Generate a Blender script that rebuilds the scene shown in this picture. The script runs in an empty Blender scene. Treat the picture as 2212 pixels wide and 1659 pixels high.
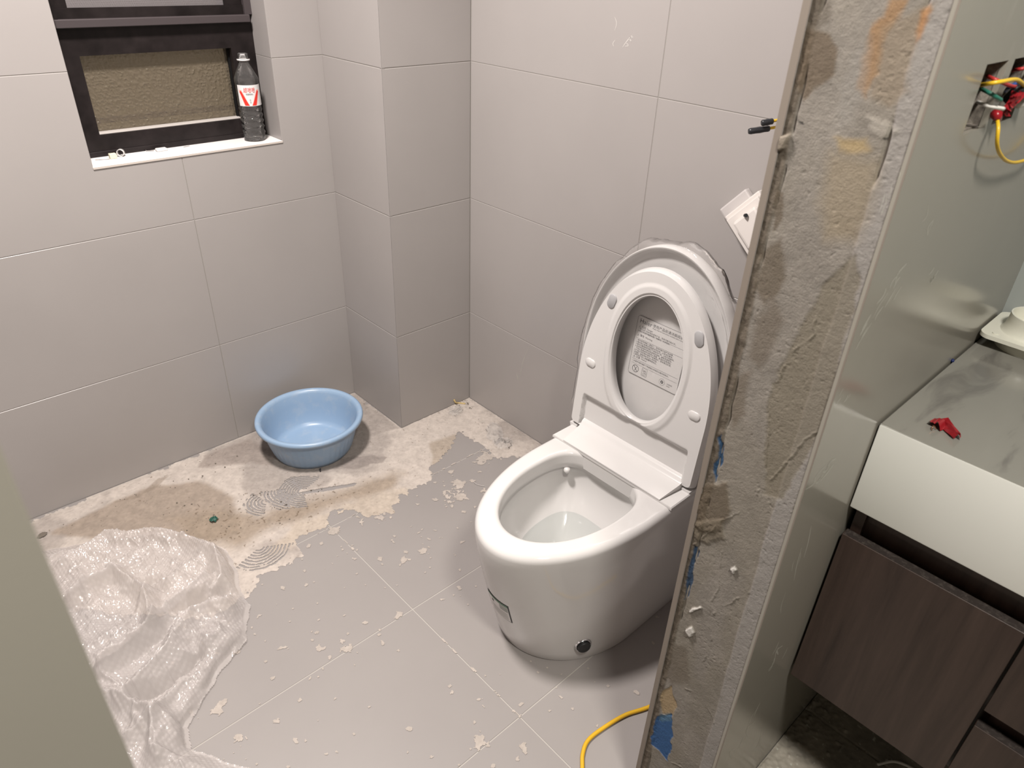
import bpy, bmesh, math, random
import numpy as np
from mathutils import Vector, Matrix

random.seed(7); rng = np.random.default_rng(7)
sc = bpy.context.scene
COL = sc.collection
PI = math.pi

# ------------------------------------------------------------------ camera
W, H = 2212, 1659
FPX = 1543.8258
CAMZ = 1.44
R = np.array([[0.7331508493443192, -0.6791907319860727, 0.034493212229744885],
              [-0.3328862739345693, -0.402637502317721, -0.8526838630778151],
              [0.5930232379356329, 0.6136635815425012, -0.521287298863849]])   # rows: right, down, forward
C0 = np.array([0.0, 0.0, CAMZ])
cam_data = bpy.data.cameras.new('camera')
cam_data.sensor_fit = 'HORIZONTAL'; cam_data.sensor_width = 36.0
cam_data.lens = FPX / W * 36.0
cam_data.clip_start = 0.02; cam_data.clip_end = 50
cam_data.dof.use_dof = True; cam_data.dof.focus_distance = 1.62; cam_data.dof.aperture_fstop = 8.0
cam = bpy.data.objects.new('camera', cam_data); COL.objects.link(cam)
M = Matrix(((R[0][0], -R[1][0], -R[2][0], 0.0), (R[0][1], -R[1][1], -R[2][1], 0.0),
            (R[0][2], -R[1][2], -R[2][2], CAMZ), (0, 0, 0, 1)))
cam.matrix_world = M
sc.camera = cam

# ------------------------------------------------------------------ world, lights, exposure
world = bpy.data.worlds.new('night'); sc.world = world; world.use_nodes = True
bgn = world.node_tree.nodes['Background']
bgn.inputs[0].default_value = (0.070, 0.055, 0.038, 1); bgn.inputs[1].default_value = 1.0
def area(name, loc, size, power, color, rot=(0, 0, 0)):
    l = bpy.data.lights.new(name, 'AREA'); l.shape = 'DISK'; l.size = size
    l.energy = power; l.color = color
    o = bpy.data.objects.new(name, l); COL.objects.link(o); o.location = loc; o.rotation_euler = rot
    return o
area('toilet_room_ceiling_offscreen', (0.34, 1.24, 2.37), 0.24, 48, (1.0, 0.935, 0.89))
area('vanity_room_ceiling_offscreen', (0.25, -0.34, 2.37), 0.30, 30, (1.0, 0.955, 0.87))
sc.view_settings.view_transform = 'Standard'
sc.view_settings.look = 'None'
sc.view_settings.exposure = 0.55
sc.view_settings.gamma = 1.0
sc.view_settings.use_curve_mapping = False
sc.cycles.max_bounces = 10; sc.cycles.transparent_max_bounces = 24
sc.cycles.transmission_bounces = 10; sc.cycles.glossy_bounces = 5; sc.cycles.diffuse_bounces = 4
sc.cycles.caustics_reflective = False; sc.cycles.caustics_refractive = False

# ------------------------------------------------------------------ pixel -> direction -> plane
def ray(x, y):
    return R.T @ np.array([(x - W / 2) / FPX, (y - H / 2) / FPX, 1.0])
def on(x, y, ax, val):
    d = ray(x, y); k = 'xyz'.index(ax); t = (val - C0[k]) / d[k]
    return C0 + t * d
def proj(P):
    q = R @ (np.asarray(P, float) - C0)
    return np.array([W / 2 + FPX * q[0] / q[2], H / 2 + FPX * q[1] / q[2]])

# ------------------------------------------------------------------ the plan of the rooms (metres)
YW = 2.0285      # window wall face
XC, YC = 1.1422, 1.7249   # pipe box faces
XR = 1.4489      # wall behind the toilet
Z1, Z2, Z3, ZP = 0.3539, 0.7539, 1.1546, 0.4005
XJ, YJ = 0.692, 1.0518
XE, YP1, YP2 = 0.7557, 0.390, 0.2463     # partition end and faces
XD = 0.0090      # door jamb on the other side
XL = -0.95
ZC = 2.40
XV, ZT, ZB = 0.9616, 0.8832, 0.7305      # vanity top front, top, apron bottom
XVB = 1.474
WX0, WX1, WZ0, WZ1, YF = 0.4724, 0.9850, 0.9340, 1.95, 2.1225   # window opening, frame plane

# ------------------------------------------------------------------ noise
def _hash(ix, iy, seed):
    n = (ix.astype(np.int64) * 374761393 + iy.astype(np.int64) * 668265263 + seed * 974711) & 0x7fffffff
    n = ((n ^ (n >> 13)) * 1274126177) & 0x7fffffff
    n = (n ^ (n >> 16))
    return (n % 100003) / 100003.0
def vnoise(x, y, seed=0):
    x = np.asarray(x, float); y = np.asarray(y, float)
    ix = np.floor(x); iy = np.floor(y); fx = x - ix; fy = y - iy
    fx = fx * fx * (3 - 2 * fx); fy = fy * fy * (3 - 2 * fy)
    a = _hash(ix, iy, seed); b = _hash(ix + 1, iy, seed); c = _hash(ix, iy + 1, seed); d = _hash(ix + 1, iy + 1, seed)
    return (a * (1 - fx) + b * fx) * (1 - fy) + (c * (1 - fx) + d * fx) * fy
def fbm(x, y, seed=0, oct=4, gain=.5):
    s = 0; a = 1; t = 0
    for o in range(oct):
        s = s + a * vnoise(x * 2 ** o + o * 17.3, y * 2 ** o - o * 9.1, seed + o); t += a; a *= gain
    return s / t - 0.5
def ridged(x, y, seed=0, oct=3):
    s = 0; a = 1; t = 0
    for o in range(oct):
        s = s + a * (1 - np.abs(2 * vnoise(x * 2 ** o + o * 5.3, y * 2 ** o + o * 7.7, seed + o) - 1)); t += a; a *= .5
    return s / t
def sstep(a, b, x):
    t = np.clip((x - a) / (b - a), 0, 1); return t * t * (3 - 2 * t)
def poly_sdf(px, py, poly):
    """signed distance, positive inside"""
    P = np.asarray(poly, float); n = len(P)
    d = np.full(np.shape(px), 1e9); inside = np.zeros(np.shape(px), bool)
    for i in range(n):
        a = P[i]; b = P[(i + 1) % n]; e = b - a
        wx = px - a[0]; wy = py - a[1]
        t = np.clip((wx * e[0] + wy * e[1]) / (e @ e + 1e-12), 0, 1)
        d = np.minimum(d, (wx - e[0] * t) ** 2 + (wy - e[1] * t) ** 2)
        c = (a[1] > py) != (b[1] > py)
        with np.errstate(divide='ignore', invalid='ignore'):
            xi = a[0] + (py - a[1]) / (b[1] - a[1] + 1e-15) * e[0]
        inside ^= c & (px < xi)
    d = np.sqrt(d)
    return np.where(inside, d, -d)
def line_dist(px, py, pts):
    P = np.asarray(pts, float); d = np.full(np.shape(px), 1e9)
    for i in range(len(P) - 1):
        a = P[i]; e = P[i + 1] - a
        wx = px - a[0]; wy = py - a[1]
        t = np.clip((wx * e[0] + wy * e[1]) / (e @ e + 1e-12), 0, 1)
        d = np.minimum(d, (wx - e[0] * t) ** 2 + (wy - e[1] * t) ** 2)
    return np.sqrt(d)
def s2l(c):
    c = np.asarray(c, float) / 255.0
    return np.where(c <= 0.04045, c / 12.92, ((c + 0.055) / 1.055) ** 2.4)

# ------------------------------------------------------------------ materials
MATS = {}
def mat(name, color=(.5, .5, .5), rough=.5, metal=0, spec=.5, **kw):
    m = bpy.data.materials.new(name); m.use_nodes = True; nt = m.node_tree
    b = nt.nodes['Principled BSDF']
    b.inputs['Base Color'].default_value = (*color, 1); b.inputs['Roughness'].default_value = rough
    b.inputs['Metallic'].default_value = metal; b.inputs['Specular IOR Level'].default_value = spec
    for k, v in kw.items():
        b.inputs[k].default_value = v
    MATS[name] = m
    return m, nt, b
def N(nt, t, **kw):
    n = nt.nodes.new(t)
    for k, v in kw.items(): setattr(n, k, v)
    return n
def noise_node(nt, scale, detail=4, rough=.5, vec=None, dist=0.0):
    n = N(nt, 'ShaderNodeTexNoise'); n.inputs['Scale'].default_value = scale
    n.inputs['Detail'].default_value = detail; n.inputs['Roughness'].default_value = rough
    n.inputs['Distortion'].default_value = dist
    if vec is not None: nt.links.new(vec, n.inputs['Vector'])
    return n
def ramp(nt, src, stops):
    r = N(nt, 'ShaderNodeValToRGB'); el = r.color_ramp.elements
    while len(el) < len(stops): el.new(0.5)
    for e, (p, c) in zip(el, stops):
        e.position = p; e.color = (*c, 1)
    nt.links.new(src, r.inputs[0]); return r
def world_pos(nt):
    g = N(nt, 'ShaderNodeNewGeometry'); return g.outputs['Position']
def add_bump(nt, b, src, strength, dist):
    k = N(nt, 'ShaderNodeBump'); k.inputs['Strength'].default_value = strength; k.inputs['Distance'].default_value = dist
    nt.links.new(src, k.inputs['Height']); nt.links.new(k.outputs[0], b.inputs['Normal']); return k
def tile_material(name, c0, c1, rough, spec=.5, scratches=0.0):
    m, nt, b = mat(name, c0, rough, spec=spec)
    p = world_pos(nt)
    n = noise_node(nt, 2.3, 5, .55, p)
    r = ramp(nt, n.outputs['Fac'], [(0.3, c0), (0.7, c1)])
    src = r.outputs[0]
    if scratches:
        mp = N(nt, 'ShaderNodeMapping'); mp.inputs['Rotation'].default_value = (0.3, 0.9, 0.2); mp.inputs['Scale'].default_value = (6, 30, 2.2)
        nt.links.new(p, mp.inputs['Vector'])
        n2 = noise_node(nt, 3.0, 6, .62, mp.outputs[0])
        r2 = ramp(nt, n2.outputs['Fac'], [(0.60, (0, 0, 0)), (0.80, (1, 1, 1))])
        n4 = noise_node(nt, 1.7, 2, .5, p)
        r4 = ramp(nt, n4.outputs['Fac'], [(0.45, (0, 0, 0)), (0.65, (1, 1, 1))])
        mul = N(nt, 'ShaderNodeMath', operation='MULTIPLY'); nt.links.new(r2.outputs[0], mul.inputs[0]); nt.links.new(r4.outputs[0], mul.inputs[1])
        mul2 = N(nt, 'ShaderNodeMath', operation='MULTIPLY'); nt.links.new(mul.outputs[0], mul2.inputs[0]); mul2.inputs[1].default_value = scratches
        mx = N(nt, 'ShaderNodeMix', data_type='RGBA'); mx.inputs[7].default_value = (.62, .6, .55, 1)
        nt.links.new(mul2.outputs[0], mx.inputs[0]); nt.links.new(src, mx.inputs[6]); src = mx.outputs[2]
    nt.links.new(src, b.inputs['Base Color'])
    n3 = noise_node(nt, 260, 2, .5, p)
    add_bump(nt, b, n3.outputs['Fac'], .03, .001)
    return m
tile_material('wall_tile', (.312, .2905, .281), (.335, .312, .302), .34)
tile_material('floor_tile', (.250, .230, .222), (.272, .251, .241), .40)
tile_material('vanity_tile', (.245, .230, .198), (.272, .254, .219), .19, scratches=.25)
mat('tile_edge', (.185, .155, .130), .8)
mat('grout_wall', (.25, .235, .215), .9)
mat('grout_light', (.38, .355, .33), .9)
mat('paint', (.62, .62, .6), .7)
mat('pale_panel', (.36, .385, .375), .35)
mat('ceiling_grey', (.30, .29, .285), .9)  # unseen ceiling, kept a dull grey to reduce bounced light
mat('core', (.36, .33, .29), .95)
def vcol_material(name, rough, bump_scale=0, bump=0.0, spec=.25):
    m, nt, b = mat(name, (.5, .5, .5), rough, spec=spec)
    a = N(nt, 'ShaderNodeAttribute', attribute_name='Col'); nt.links.new(a.outputs['Color'], b.inputs['Base Color'])
    if bump:
        n = noise_node(nt, bump_scale, 6, .65, world_pos(nt)); add_bump(nt, b, n.outputs['Fac'], bump, .002)
    return m
vcol_material('mortar', .93, 420, .45)
vcol_material('dust', .95, 500, .35, .15)
vcol_material('rough_floor', .5, 300, .25, .5)
# dark window aluminium
m, nt, b = mat('dark_aluminium', (.012, .009, .009), .38, spec=.22)
n = noise_node(nt, 14, 5, .6, world_pos(nt)); r = ramp(nt, n.outputs['Fac'], [(.35, (.008, .006, .006)), (.75, (.022, .017, .017))]); nt.links.new(r.outputs[0], b.inputs['Base Color'])
mat('ledge_aluminium', (.055, .045, .047), .5, spec=.3)
mat('gasket', (.006, .006, .006), .7, spec=.2)
mat('dusty_bead', (.42, .39, .37), .7)
# obscure rain glass: clear body with rippled gloss, seen against the night glow outside
m, nt, b = mat('rain_glass', (.20, .165, .120), .09, spec=.9)
tr = N(nt, 'ShaderNodeBsdfTransparent'); tr.inputs[0].default_value = (.9, .85, .75, 1)
mxs = N(nt, 'ShaderNodeMixShader'); mxs.inputs[0].default_value = .45
out = nt.nodes['Material Output']
nt.links.new(tr.outputs[0], mxs.inputs[1]); nt.links.new(b.outputs[0], mxs.inputs[2]); nt.links.new(mxs.outputs[0], out.inputs[0])
# insect screen: woven threads, open between
m, nt, b = mat('insect_screen', (.17, .155, .16), .7)
tr = N(nt, 'ShaderNodeBsdfTransparent'); mxs = N(nt, 'ShaderNodeMixShader')
tcw = world_pos(nt)
sep = N(nt, 'ShaderNodeSeparateXYZ'); nt.links.new(tcw, sep.inputs[0])
def thread(sock):
    a = N(nt, 'ShaderNodeMath', operation='MULTIPLY'); nt.links.new(sock, a.inputs[0]); a.inputs[1].default_value = 2 * PI / .0022
    s = N(nt, 'ShaderNodeMath', operation='SINE'); nt.links.new(a.outputs[0], s.inputs[0])
    g = N(nt, 'ShaderNodeMath', operation='GREATER_THAN'); nt.links.new(s.outputs[0], g.inputs[0]); g.inputs[1].default_value = -.1; return g
gx, gz = thread(sep.outputs[0]), thread(sep.outputs[2])
mxx = N(nt, 'ShaderNodeMath', operation='MAXIMUM'); nt.links.new(gx.outputs[0], mxx.inputs[0]); nt.links.new(gz.outputs[0], mxx.inputs[1])
out = nt.nodes['Material Output']
nt.links.new(mxx.outputs[0], mxs.inputs[0]); nt.links.new(tr.outputs[0], mxs.inputs[1]); nt.links.new(b.outputs[0], mxs.inputs[2]); nt.links.new(mxs.outputs[0], out.inputs[0])
m, nt, b = mat('sill_stone', (.68, .65, .64), .6)
n = noise_node(nt, 90, 4, .7, world_pos(nt)); r = ramp(nt, n.outputs['Fac'], [(.28, (.5, .46, .44)), (.4, (.68, .65, .64))]); nt.links.new(r.outputs[0], b.inputs['Base Color'])
mat('sill_edge', (.50, .45, .41), .6)
# toilet
mat('ceramic', (.535, .52, .51), .07, spec=.55)
mat('white_plastic', (.56, .545, .535), .28)
mat('cover_plastic', (.56, .545, .535), .16)
mat('pad_grey', (.34, .335, .34), .5)
mat('chrome', (.75, .75, .76), .12, metal=1)
mat('black_rubber', (.012, .012, .013), .45)
mat('label_film', (.55, .535, .525), .3)
mat('ink', (.025, .025, .03), .6)
mat('ink_green', (.10, .20, .13), .5)
mat('ink_grey', (.30, .31, .29), .5)

# basin
m, nt, b = mat('blue_plastic', (.27, .38, .52), .33)
n = noise_node(nt, 30, 5, .6, world_pos(nt)); r = ramp(nt, n.outputs['Fac'], [(.5, (.245, .35, .49)), (.8, (.33, .40, .49))]); nt.links.new(r.outputs[0], b.inputs['Base Color'])
# clear sheets
def sheet(name, color, rough, fac, bump_scale=0, bump=0, spec=.5):
    m, nt, b = mat(name, color, rough, spec=spec)
    tr = N(nt, 'ShaderNodeBsdfTransparent'); mx = N(nt, 'ShaderNodeMixShader'); mx.inputs[0].default_value = fac
    out = nt.nodes['Material Output']
    nt.links.new(tr.outputs[0], mx.inputs[1]); nt.links.new(b.outputs[0], mx.inputs[2]); nt.links.new(mx.outputs[0], out.inputs[0])
    if bump:
        n = noise_node(nt, bump_scale, 4, .6, world_pos(nt), .6); add_bump(nt, b, n.outputs['Fac'], bump, .004)
    return m, nt, b
sheet('bubble_film', (.60, .555, .535), .10, .48, spec=1.0)
def clear_film(name, diff, gloss_rough, rim=.5, bump_scale=60, bump=.35, tint=(.97, .97, .97)):
    m = bpy.data.materials.new(name); m.use_nodes = True; nt = m.node_tree; nt.nodes.remove(nt.nodes['Principled BSDF'])
    out = nt.nodes['Material Output']
    tr = N(nt, 'ShaderNodeBsdfTransparent'); tr.inputs[0].default_value = (*tint, 1); gl = N(nt, 'ShaderNodeBsdfGlossy'); gl.inputs['Roughness'].default_value = gloss_rough
    df = N(nt, 'ShaderNodeBsdfDiffuse'); df.inputs[0].default_value = (.85, .82, .8, 1)
    lw = N(nt, 'ShaderNodeLayerWeight'); lw.inputs['Blend'].default_value = rim
    m1 = N(nt, 'ShaderNodeMixShader'); m2 = N(nt, 'ShaderNodeMixShader'); m1.inputs[0].default_value = diff
    nt.links.new(tr.outputs[0], m1.inputs[1]); nt.links.new(df.outputs[0], m1.inputs[2])
    nt.links.new(lw.outputs['Fresnel'], m2.inputs[0]); nt.links.new(m1.outputs[0], m2.inputs[1]); nt.links.new(gl.outputs[0], m2.inputs[2])
    if bump:
        n = noise_node(nt, bump_scale, 4, .55, world_pos(nt), .8)
        k = N(nt, 'ShaderNodeBump'); k.inputs['Strength'].default_value = bump; k.inputs['Distance'].default_value = .005
        nt.links.new(n.outputs['Fac'], k.inputs['Height']); nt.links.new(k.outputs[0], gl.inputs['Normal']); nt.links.new(k.outputs[0], lw.inputs['Normal'])
    nt.links.new(m2.outputs[0], out.inputs[0]); MATS[name] = m; return m
clear_film('clear_film', .085, .12, .12, 45, .35)
clear_film('water', .0, .01, .22, 10, 0, (.955, .975, .97))
clear_film('scrap_film', .14, .08, .2, 90, .5)
clear_film('pet', .05, .035, .32, 10, 0)
clear_film('milky_plastic', .55, .15, .4, 10, 0)
mat('red_ink', (.62, .03, .02), .4)
mat('pink_ink', (.80, .36, .31), .4)
mat('label_white', (.66, .64, .635), .4)
# small stuff
mat('foam_cream', (.62, .58, .43), .8)
mat('steel', (.33, .31, .30), .4, metal=.9)
mat('yellow_wire', (.66, .42, .02), .4)
mat('yellow_cable', (.60, .35, .015), .42)
mat('red_wire', (.42, .03, .03), .4)
mat('red_tape', (.26, .010, .016), .33)
mat('green_wire', (.02, .14, .10), .4)
mat('green_scrap', (.012, .07, .05), .5)
mat('blue_wire', (.02, .06, .22), .4)
mat('blue_plug', (.01, .02, .10), .4)
mat('white_wire', (.72, .70, .67), .4)
mat('black_tape', (.016, .017, .02), .38)
mat('copper', (.75, .36, .2), .3, metal=1)
mat('ochre_scrap', (.48, .36, .16), .7)
mat('socket_plastic', (.66, .62, .59), .35)
mat('sheet_white', (.5, .47, .46), .5)
m, nt, b = mat('box_inside', (.21, .18, .16), .8)
n = noise_node(nt, 70, 5, .7, world_pos(nt)); r = ramp(nt, n.outputs['Fac'], [(.35, (.05, .04, .035)), (.6, (.26, .23, .20)), (.8, (.5, .47, .44))]); nt.links.new(r.outputs[0], b.inputs['Base Color'])
# walnut
m, nt, b = mat('walnut', (.06, .036, .027), .38)
p = world_pos(nt); mp = N(nt, 'ShaderNodeMapping'); mp.inputs['Scale'].default_value = (1, 34, 2.4); nt.links.new(p, mp.inputs['Vector'])
n = noise_node(nt, 1.0, 7, .62, mp.outputs[0], .35)
r = ramp(nt, n.outputs['Fac'], [(.3, (.026, .0145, .0115)), (.5, (.045, .027, .0215)), (.72, (.066, .041, .033))]); nt.links.new(r.outputs[0], b.inputs['Base Color'])
mp2 = N(nt, 'ShaderNodeMapping'); mp2.inputs['Scale'].default_value = (1, 420, 9); nt.links.new(p, mp2.inputs['Vector'])
n2 = noise_node(nt, 1.0, 3, .5, mp2.outputs[0]); add_bump(nt, b, n2.outputs['Fac'], .12, .001)
m, nt, b = mat('walnut_edge', (.05, .035, .03), .6)
n = noise_node(nt, 120, 4, .7, world_pos(nt)); r = ramp(nt, n.outputs['Fac'], [(.5, (.022, .016, .014)), (.78, (.075, .062, .054))]); nt.links.new(r.outputs[0], b.inputs['Base Color'])
# stone top
m, nt, b = mat('grey_stone', (.30, .29, .25), .13, spec=.5)
p = world_pos(nt); mp = N(nt, 'ShaderNodeMapping'); mp.inputs['Rotation'].default_value = (0, 0, .75); mp.inputs['Scale'].default_value = (1.6, 7, 1); nt.links.new(p, mp.inputs['Vector'])
n = noise_node(nt, 2.4, 5, .55, mp.outputs[0], .7)
r = ramp(nt, n.outputs['Fac'], [(.36, (.145, .137, .125)), (.47, (.215, .207, .185)), (.8, (.23, .222, .198))]); nt.links.new(r.outputs[0], b.inputs['Base Color'])
mat('white_stone', (.80, .80, .765), .2)
mat('flange_plastic', (.70, .69, .61), .32)

# ------------------------------------------------------------------ object helpers
def world_loc(o):
    l = Vector((0, 0, 0))
    while o is not None: l = l + o.location; o = o.parent
    return l
def tag(o, label=None, cat=None, group=None, kind=None):
    if label: o['label'] = label
    if cat: o['category'] = cat
    if group: o['group'] = group
    if kind: o['kind'] = kind
    return o
def empty(name, loc, label=None, cat=None, group=None, kind=None):
    o = bpy.data.objects.new(name, None); o.empty_display_size = .05; COL.objects.link(o); o.location = loc
    return tag(o, label, cat, group, kind)
def mk(name, verts, faces, material, parent=None, smooth=False, colors=None, mats=None, midx=None):
    """verts in world metres; the mesh is stored relative to its parent (or to its own base)"""
    V = np.asarray(verts, dtype=np.float64).reshape(-1, 3)
    if parent is not None:
        base = np.array(world_loc(parent)); loc = (0, 0, 0)
    else:
        base = np.array([(V[:, 0].min() + V[:, 0].max()) / 2, (V[:, 1].min() + V[:, 1].max()) / 2, V[:, 2].min()]); loc = tuple(base)
    me = bpy.data.meshes.new(name)
    V2 = V - base
    if isinstance(faces, np.ndarray):
        nf = len(faces); k = faces.shape[1]
        me.vertices.add(len(V2)); me.vertices.foreach_set('co', V2.astype(np.float32).ravel())
        me.loops.add(nf * k); me.loops.foreach_set('vertex_index', faces.astype(np.int32).ravel())
        me.polygons.add(nf); me.polygons.foreach_set('loop_start', (np.arange(nf) * k).astype(np.int32))
        me.polygons.foreach_set('loop_total', np.full(nf, k, np.int32))
        me.update(calc_edges=True); me.validate()
    else:
        me.from_pydata(V2.tolist(), [], faces)
        me.update()
    if mats:
        for mm in mats: me.materials.append(MATS[mm])
        if midx is not None: me.polygons.foreach_set('material_index', np.asarray(midx, np.int32))
    else:
        me.materials.append(MATS[material])
    if smooth:
        me.polygons.foreach_set('use_smooth', np.ones(len(me.polygons), bool))
    if colors is not None:
        ca = me.color_attributes.new('Col', 'FLOAT_COLOR', 'POINT')
        c4 = np.concatenate([np.asarray(colors, np.float32), np.ones((len(V2), 1), np.float32)], 1)
        ca.data.foreach_set('color', c4.ravel())
    o = bpy.data.objects.new(name, me); COL.objects.link(o)
    if parent is not None: o.parent = parent
    o.location = loc
    return o
class B:
    """collects geometry for one part"""
    def __init__(s): s.v = []; s.f = []
    def add(s, v, f):
        k = len(s.v); s.v += [tuple(map(float, q)) for q in v]; s.f += [tuple(i + k for i in q) for q in f]; return s
    def box(s, lo, hi, bev=0.0):
        (x0, y0, z0), (x1, y1, z1) = lo, hi
        if bev <= 0:
            v = [(x0, y0, z0), (x1, y0, z0), (x1, y1, z0), (x0, y1, z0), (x0, y0, z1), (x1, y0, z1), (x1, y1, z1), (x0, y1, z1)]
            return s.add(v, [(0, 3, 2, 1), (4, 5, 6, 7), (0, 1, 5, 4), (1, 2, 6, 5), (2, 3, 7, 6), (3, 0, 4, 7)])
        bm = bmesh.new(); bmesh.ops.create_cube(bm, size=1)
        for q in bm.verts:
            q.co = Vector(((x0 + x1) / 2 + q.co.x * (x1 - x0), (y0 + y1) / 2 + q.co.y * (y1 - y0), (z0 + z1) / 2 + q.co.z * (z1 - z0)))
        bmesh.ops.bevel(bm, geom=list(bm.edges), offset=bev, segments=2 if bev > .002 else 1, affect='EDGES', profile=.6)
        bm.verts.index_update()
        s.add([q.co for q in bm.verts], [tuple(w.index for w in f.verts) for f in bm.faces]); bm.free(); return s
    def tube(s, pts, r, seg=10, cap=True):
        P = [Vector(q) for q in pts]; n = len(P); rr = r if hasattr(r, '__len__') else [r] * n
        t = [(P[min(i + 1, n - 1)] - P[max(i - 1, 0)]).normalized() for i in range(n)]
        up = Vector((0, 0, 1)) if abs(t[0].z) < .9 else Vector((1, 0, 0))
        u = t[0].cross(up).normalized(); V = []
        for i in range(n):
            u = (u - t[i] * u.dot(t[i])).normalized(); w = t[i].cross(u)
            for k in range(seg):
                a = 2 * PI * k / seg; V.append(P[i] + (u * math.cos(a) + w * math.sin(a)) * rr[i])
        F = [(i * seg + k, i * seg + (k + 1) % seg, (i + 1) * seg + (k + 1) % seg, (i + 1) * seg + k) for i in range(n - 1) for k in range(seg)]
        if cap: F += [tuple(range(seg))[::-1], tuple((n - 1) * seg + k for k in range(seg))]
        return s.add(V, F)
    def lathe(s, prof, c, seg=48, ax='z', closed=True):
        V = []; n = len(prof)
        for r, h in prof:
            for k in range(seg):
                a = 2 * PI * k / seg
                V.append((c[0] + r * math.cos(a), c[1] + r * math.sin(a), c[2] + h))
        F = [(i * seg + k, i * seg + (k + 1) % seg, (i + 1) * seg + (k + 1) % seg, (i + 1) * seg + k) for i in range(n - 1) for k in range(seg)]
        if closed: F += [tuple(range(seg))[::-1], tuple((n - 1) * seg + k for k in range(seg))]
        return s.add(V, F)
    def prism(s, poly, fn, d0, d1):
        """poly of (u,v); fn(u,v,d) -> xyz"""
        n = len(poly); V = [fn(u, v, d0) for u, v in poly] + [fn(u, v, d1) for u, v in poly]
        F = [tuple(range(n)), tuple(range(2 * n - 1, n - 1, -1))] + [(i, i + n, (i + 1) % n + n, (i + 1) % n) for i in range(n)]
        return s.add(V, F)
    def build(s, name, material, parent=None, smooth=False, fix=True, mats=None, midx=None):
        o = mk(name, s.v, s.f, material, parent, smooth, mats=mats, midx=midx)
        if fix:
            bm = bmesh.new(); bm.from_mesh(o.data); bmesh.ops.recalc_face_normals(bm, faces=list(bm.faces)); bm.to_mesh(o.data); bm.free()
        return o
def auto_smooth(o, deg=35):
    me = o.data
    me.polygons.foreach_set('use_smooth', np.ones(len(me.polygons), bool))
    bm = bmesh.new(); bm.from_mesh(me)
    for e in bm.edges:
        if len(e.link_faces) == 2 and e.calc_face_angle(0) > math.radians(deg): e.smooth = False
    bm.to_mesh(me); bm.free(); return o
def spline(pts, n=8):
    P = [np.array(q, float) for q in pts]; P = [2 * P[0] - P[1]] + P + [2 * P[-1] - P[-2]]; out = []
    for i in range(1, len(P) - 2):
        for k in range(n):
            t = k / n; a, b_, c, d = P[i - 1], P[i], P[i + 1], P[i + 2]
            out.append(.5 * (2 * b_ + (c - a) * t + (2 * a - 5 * b_ + 4 * c - d) * t * t + (3 * b_ - a - 3 * c + d) * t ** 3))
    out.append(P[-2]); return out
def text_mesh(name, body, size, fn, material, parent, align='LEFT', stretch=1.0, shear=0.0):
    """flat print: fn(u,v) -> xyz ; u right, v up, origin at the text anchor"""
    c = bpy.data.curves.new(name, 'FONT'); c.body = body; c.size = size; c.align_x = align; c.resolution_u = 2; c.shear = shear
    t = bpy.data.objects.new(name + '_tmp', c); COL.objects.link(t)
    dg = bpy.context.evaluated_depsgraph_get(); me = bpy.data.meshes.new_from_object(t.evaluated_get(dg))
    bpy.data.objects.remove(t, do_unlink=True)
    V = [fn(v.co.x * stretch, v.co.y) for v in me.vertices]; F = [tuple(p.vertices) for p in me.polygons]
    bpy.data.meshes.remove(me)
    if not V: return None
    return mk(name, V, F, material, parent)

# ================================================================== STRUCTURE
GAP = .0007     # half a joint
def tile_piece(parent, poly, fn, thick, material, bev=.0009):
    """one tile from a 2-d outline: fn(u,v,d) with d = depth behind the face"""
    u = np.array([q[0] for q in poly]); v = np.array([q[1] for q in poly])
    b_ = B(); n = len(poly)
    # inset outline for the eased front edge
    P = [np.array(q, float) for q in poly]; area2 = sum(P[i][0] * P[(i + 1) % n][1] - P[(i + 1) % n][0] * P[i][1] for i in range(n))
    if area2 < 0: P = P[::-1]
    ins = []
    for i in range(n):
        a, c, d = P[i - 1], P[i], P[(i + 1) % n]
        e1 = (c - a) / np.linalg.norm(c - a); e2 = (d - c) / np.linalg.norm(d - c)
        n1 = np.array([-e1[1], e1[0]]); n2 = np.array([-e2[1], e2[0]])
        ins.append(c + (n1 + n2) * bev)
    V = [fn(*q, 0) for q in ins] + [fn(*q, bev) for q in P] + [fn(*q, thick) for q in P]
    F = [tuple(range(n))] + [(i, i + n, (i + 1) % n + n, (i + 1) % n) for i in range(n)] + [(i + n, i + 2 * n, (i + 1) % n + 2 * n, (i + 1) % n + n) for i in range(n)]
    b_.add(V, F)
    return b_.build('tile', material, parent)
def rect(u0, u1, v0, v1, g=GAP): return [(u0 + g, v0 + g), (u1 - g, v0 + g), (u1 - g, v1 - g), (u0 + g, v1 - g)]
ROWS = [0, Z1, Z2, Z3, Z3 + ZP, Z3 + 2 * ZP, Z3 + 3 * ZP, ZC]
TT = .010       # tile thickness
JD = .0009      # joint depth

# --- floor of the toilet room
floor = tag(B().box((XL - .1, YP2, -.12), (XVB + .15, YW + .3, -JD)).build('floor', 'grout_light'), 'pale cement bed under the grey floor tiles of the toilet room', kind='structure')
FX = [XL - .1, -.1003, .6997, 1.4489 + .006]; FY = [YP2 + .004, .2605, .6570, 1.0534, 1.4502, 1.8470, YW + .006]
for i in range(3):
    for j in range(6):
        if FY[j + 1] - FY[j] < .05: continue
        tile_piece(floor, rect(FX[i], FX[i + 1], FY[j] if j != 1 else YP2 + .002, FY[j + 1], .0013), lambda u, v, d: (u, v, -d), .009, 'floor_tile', .0006)
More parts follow.
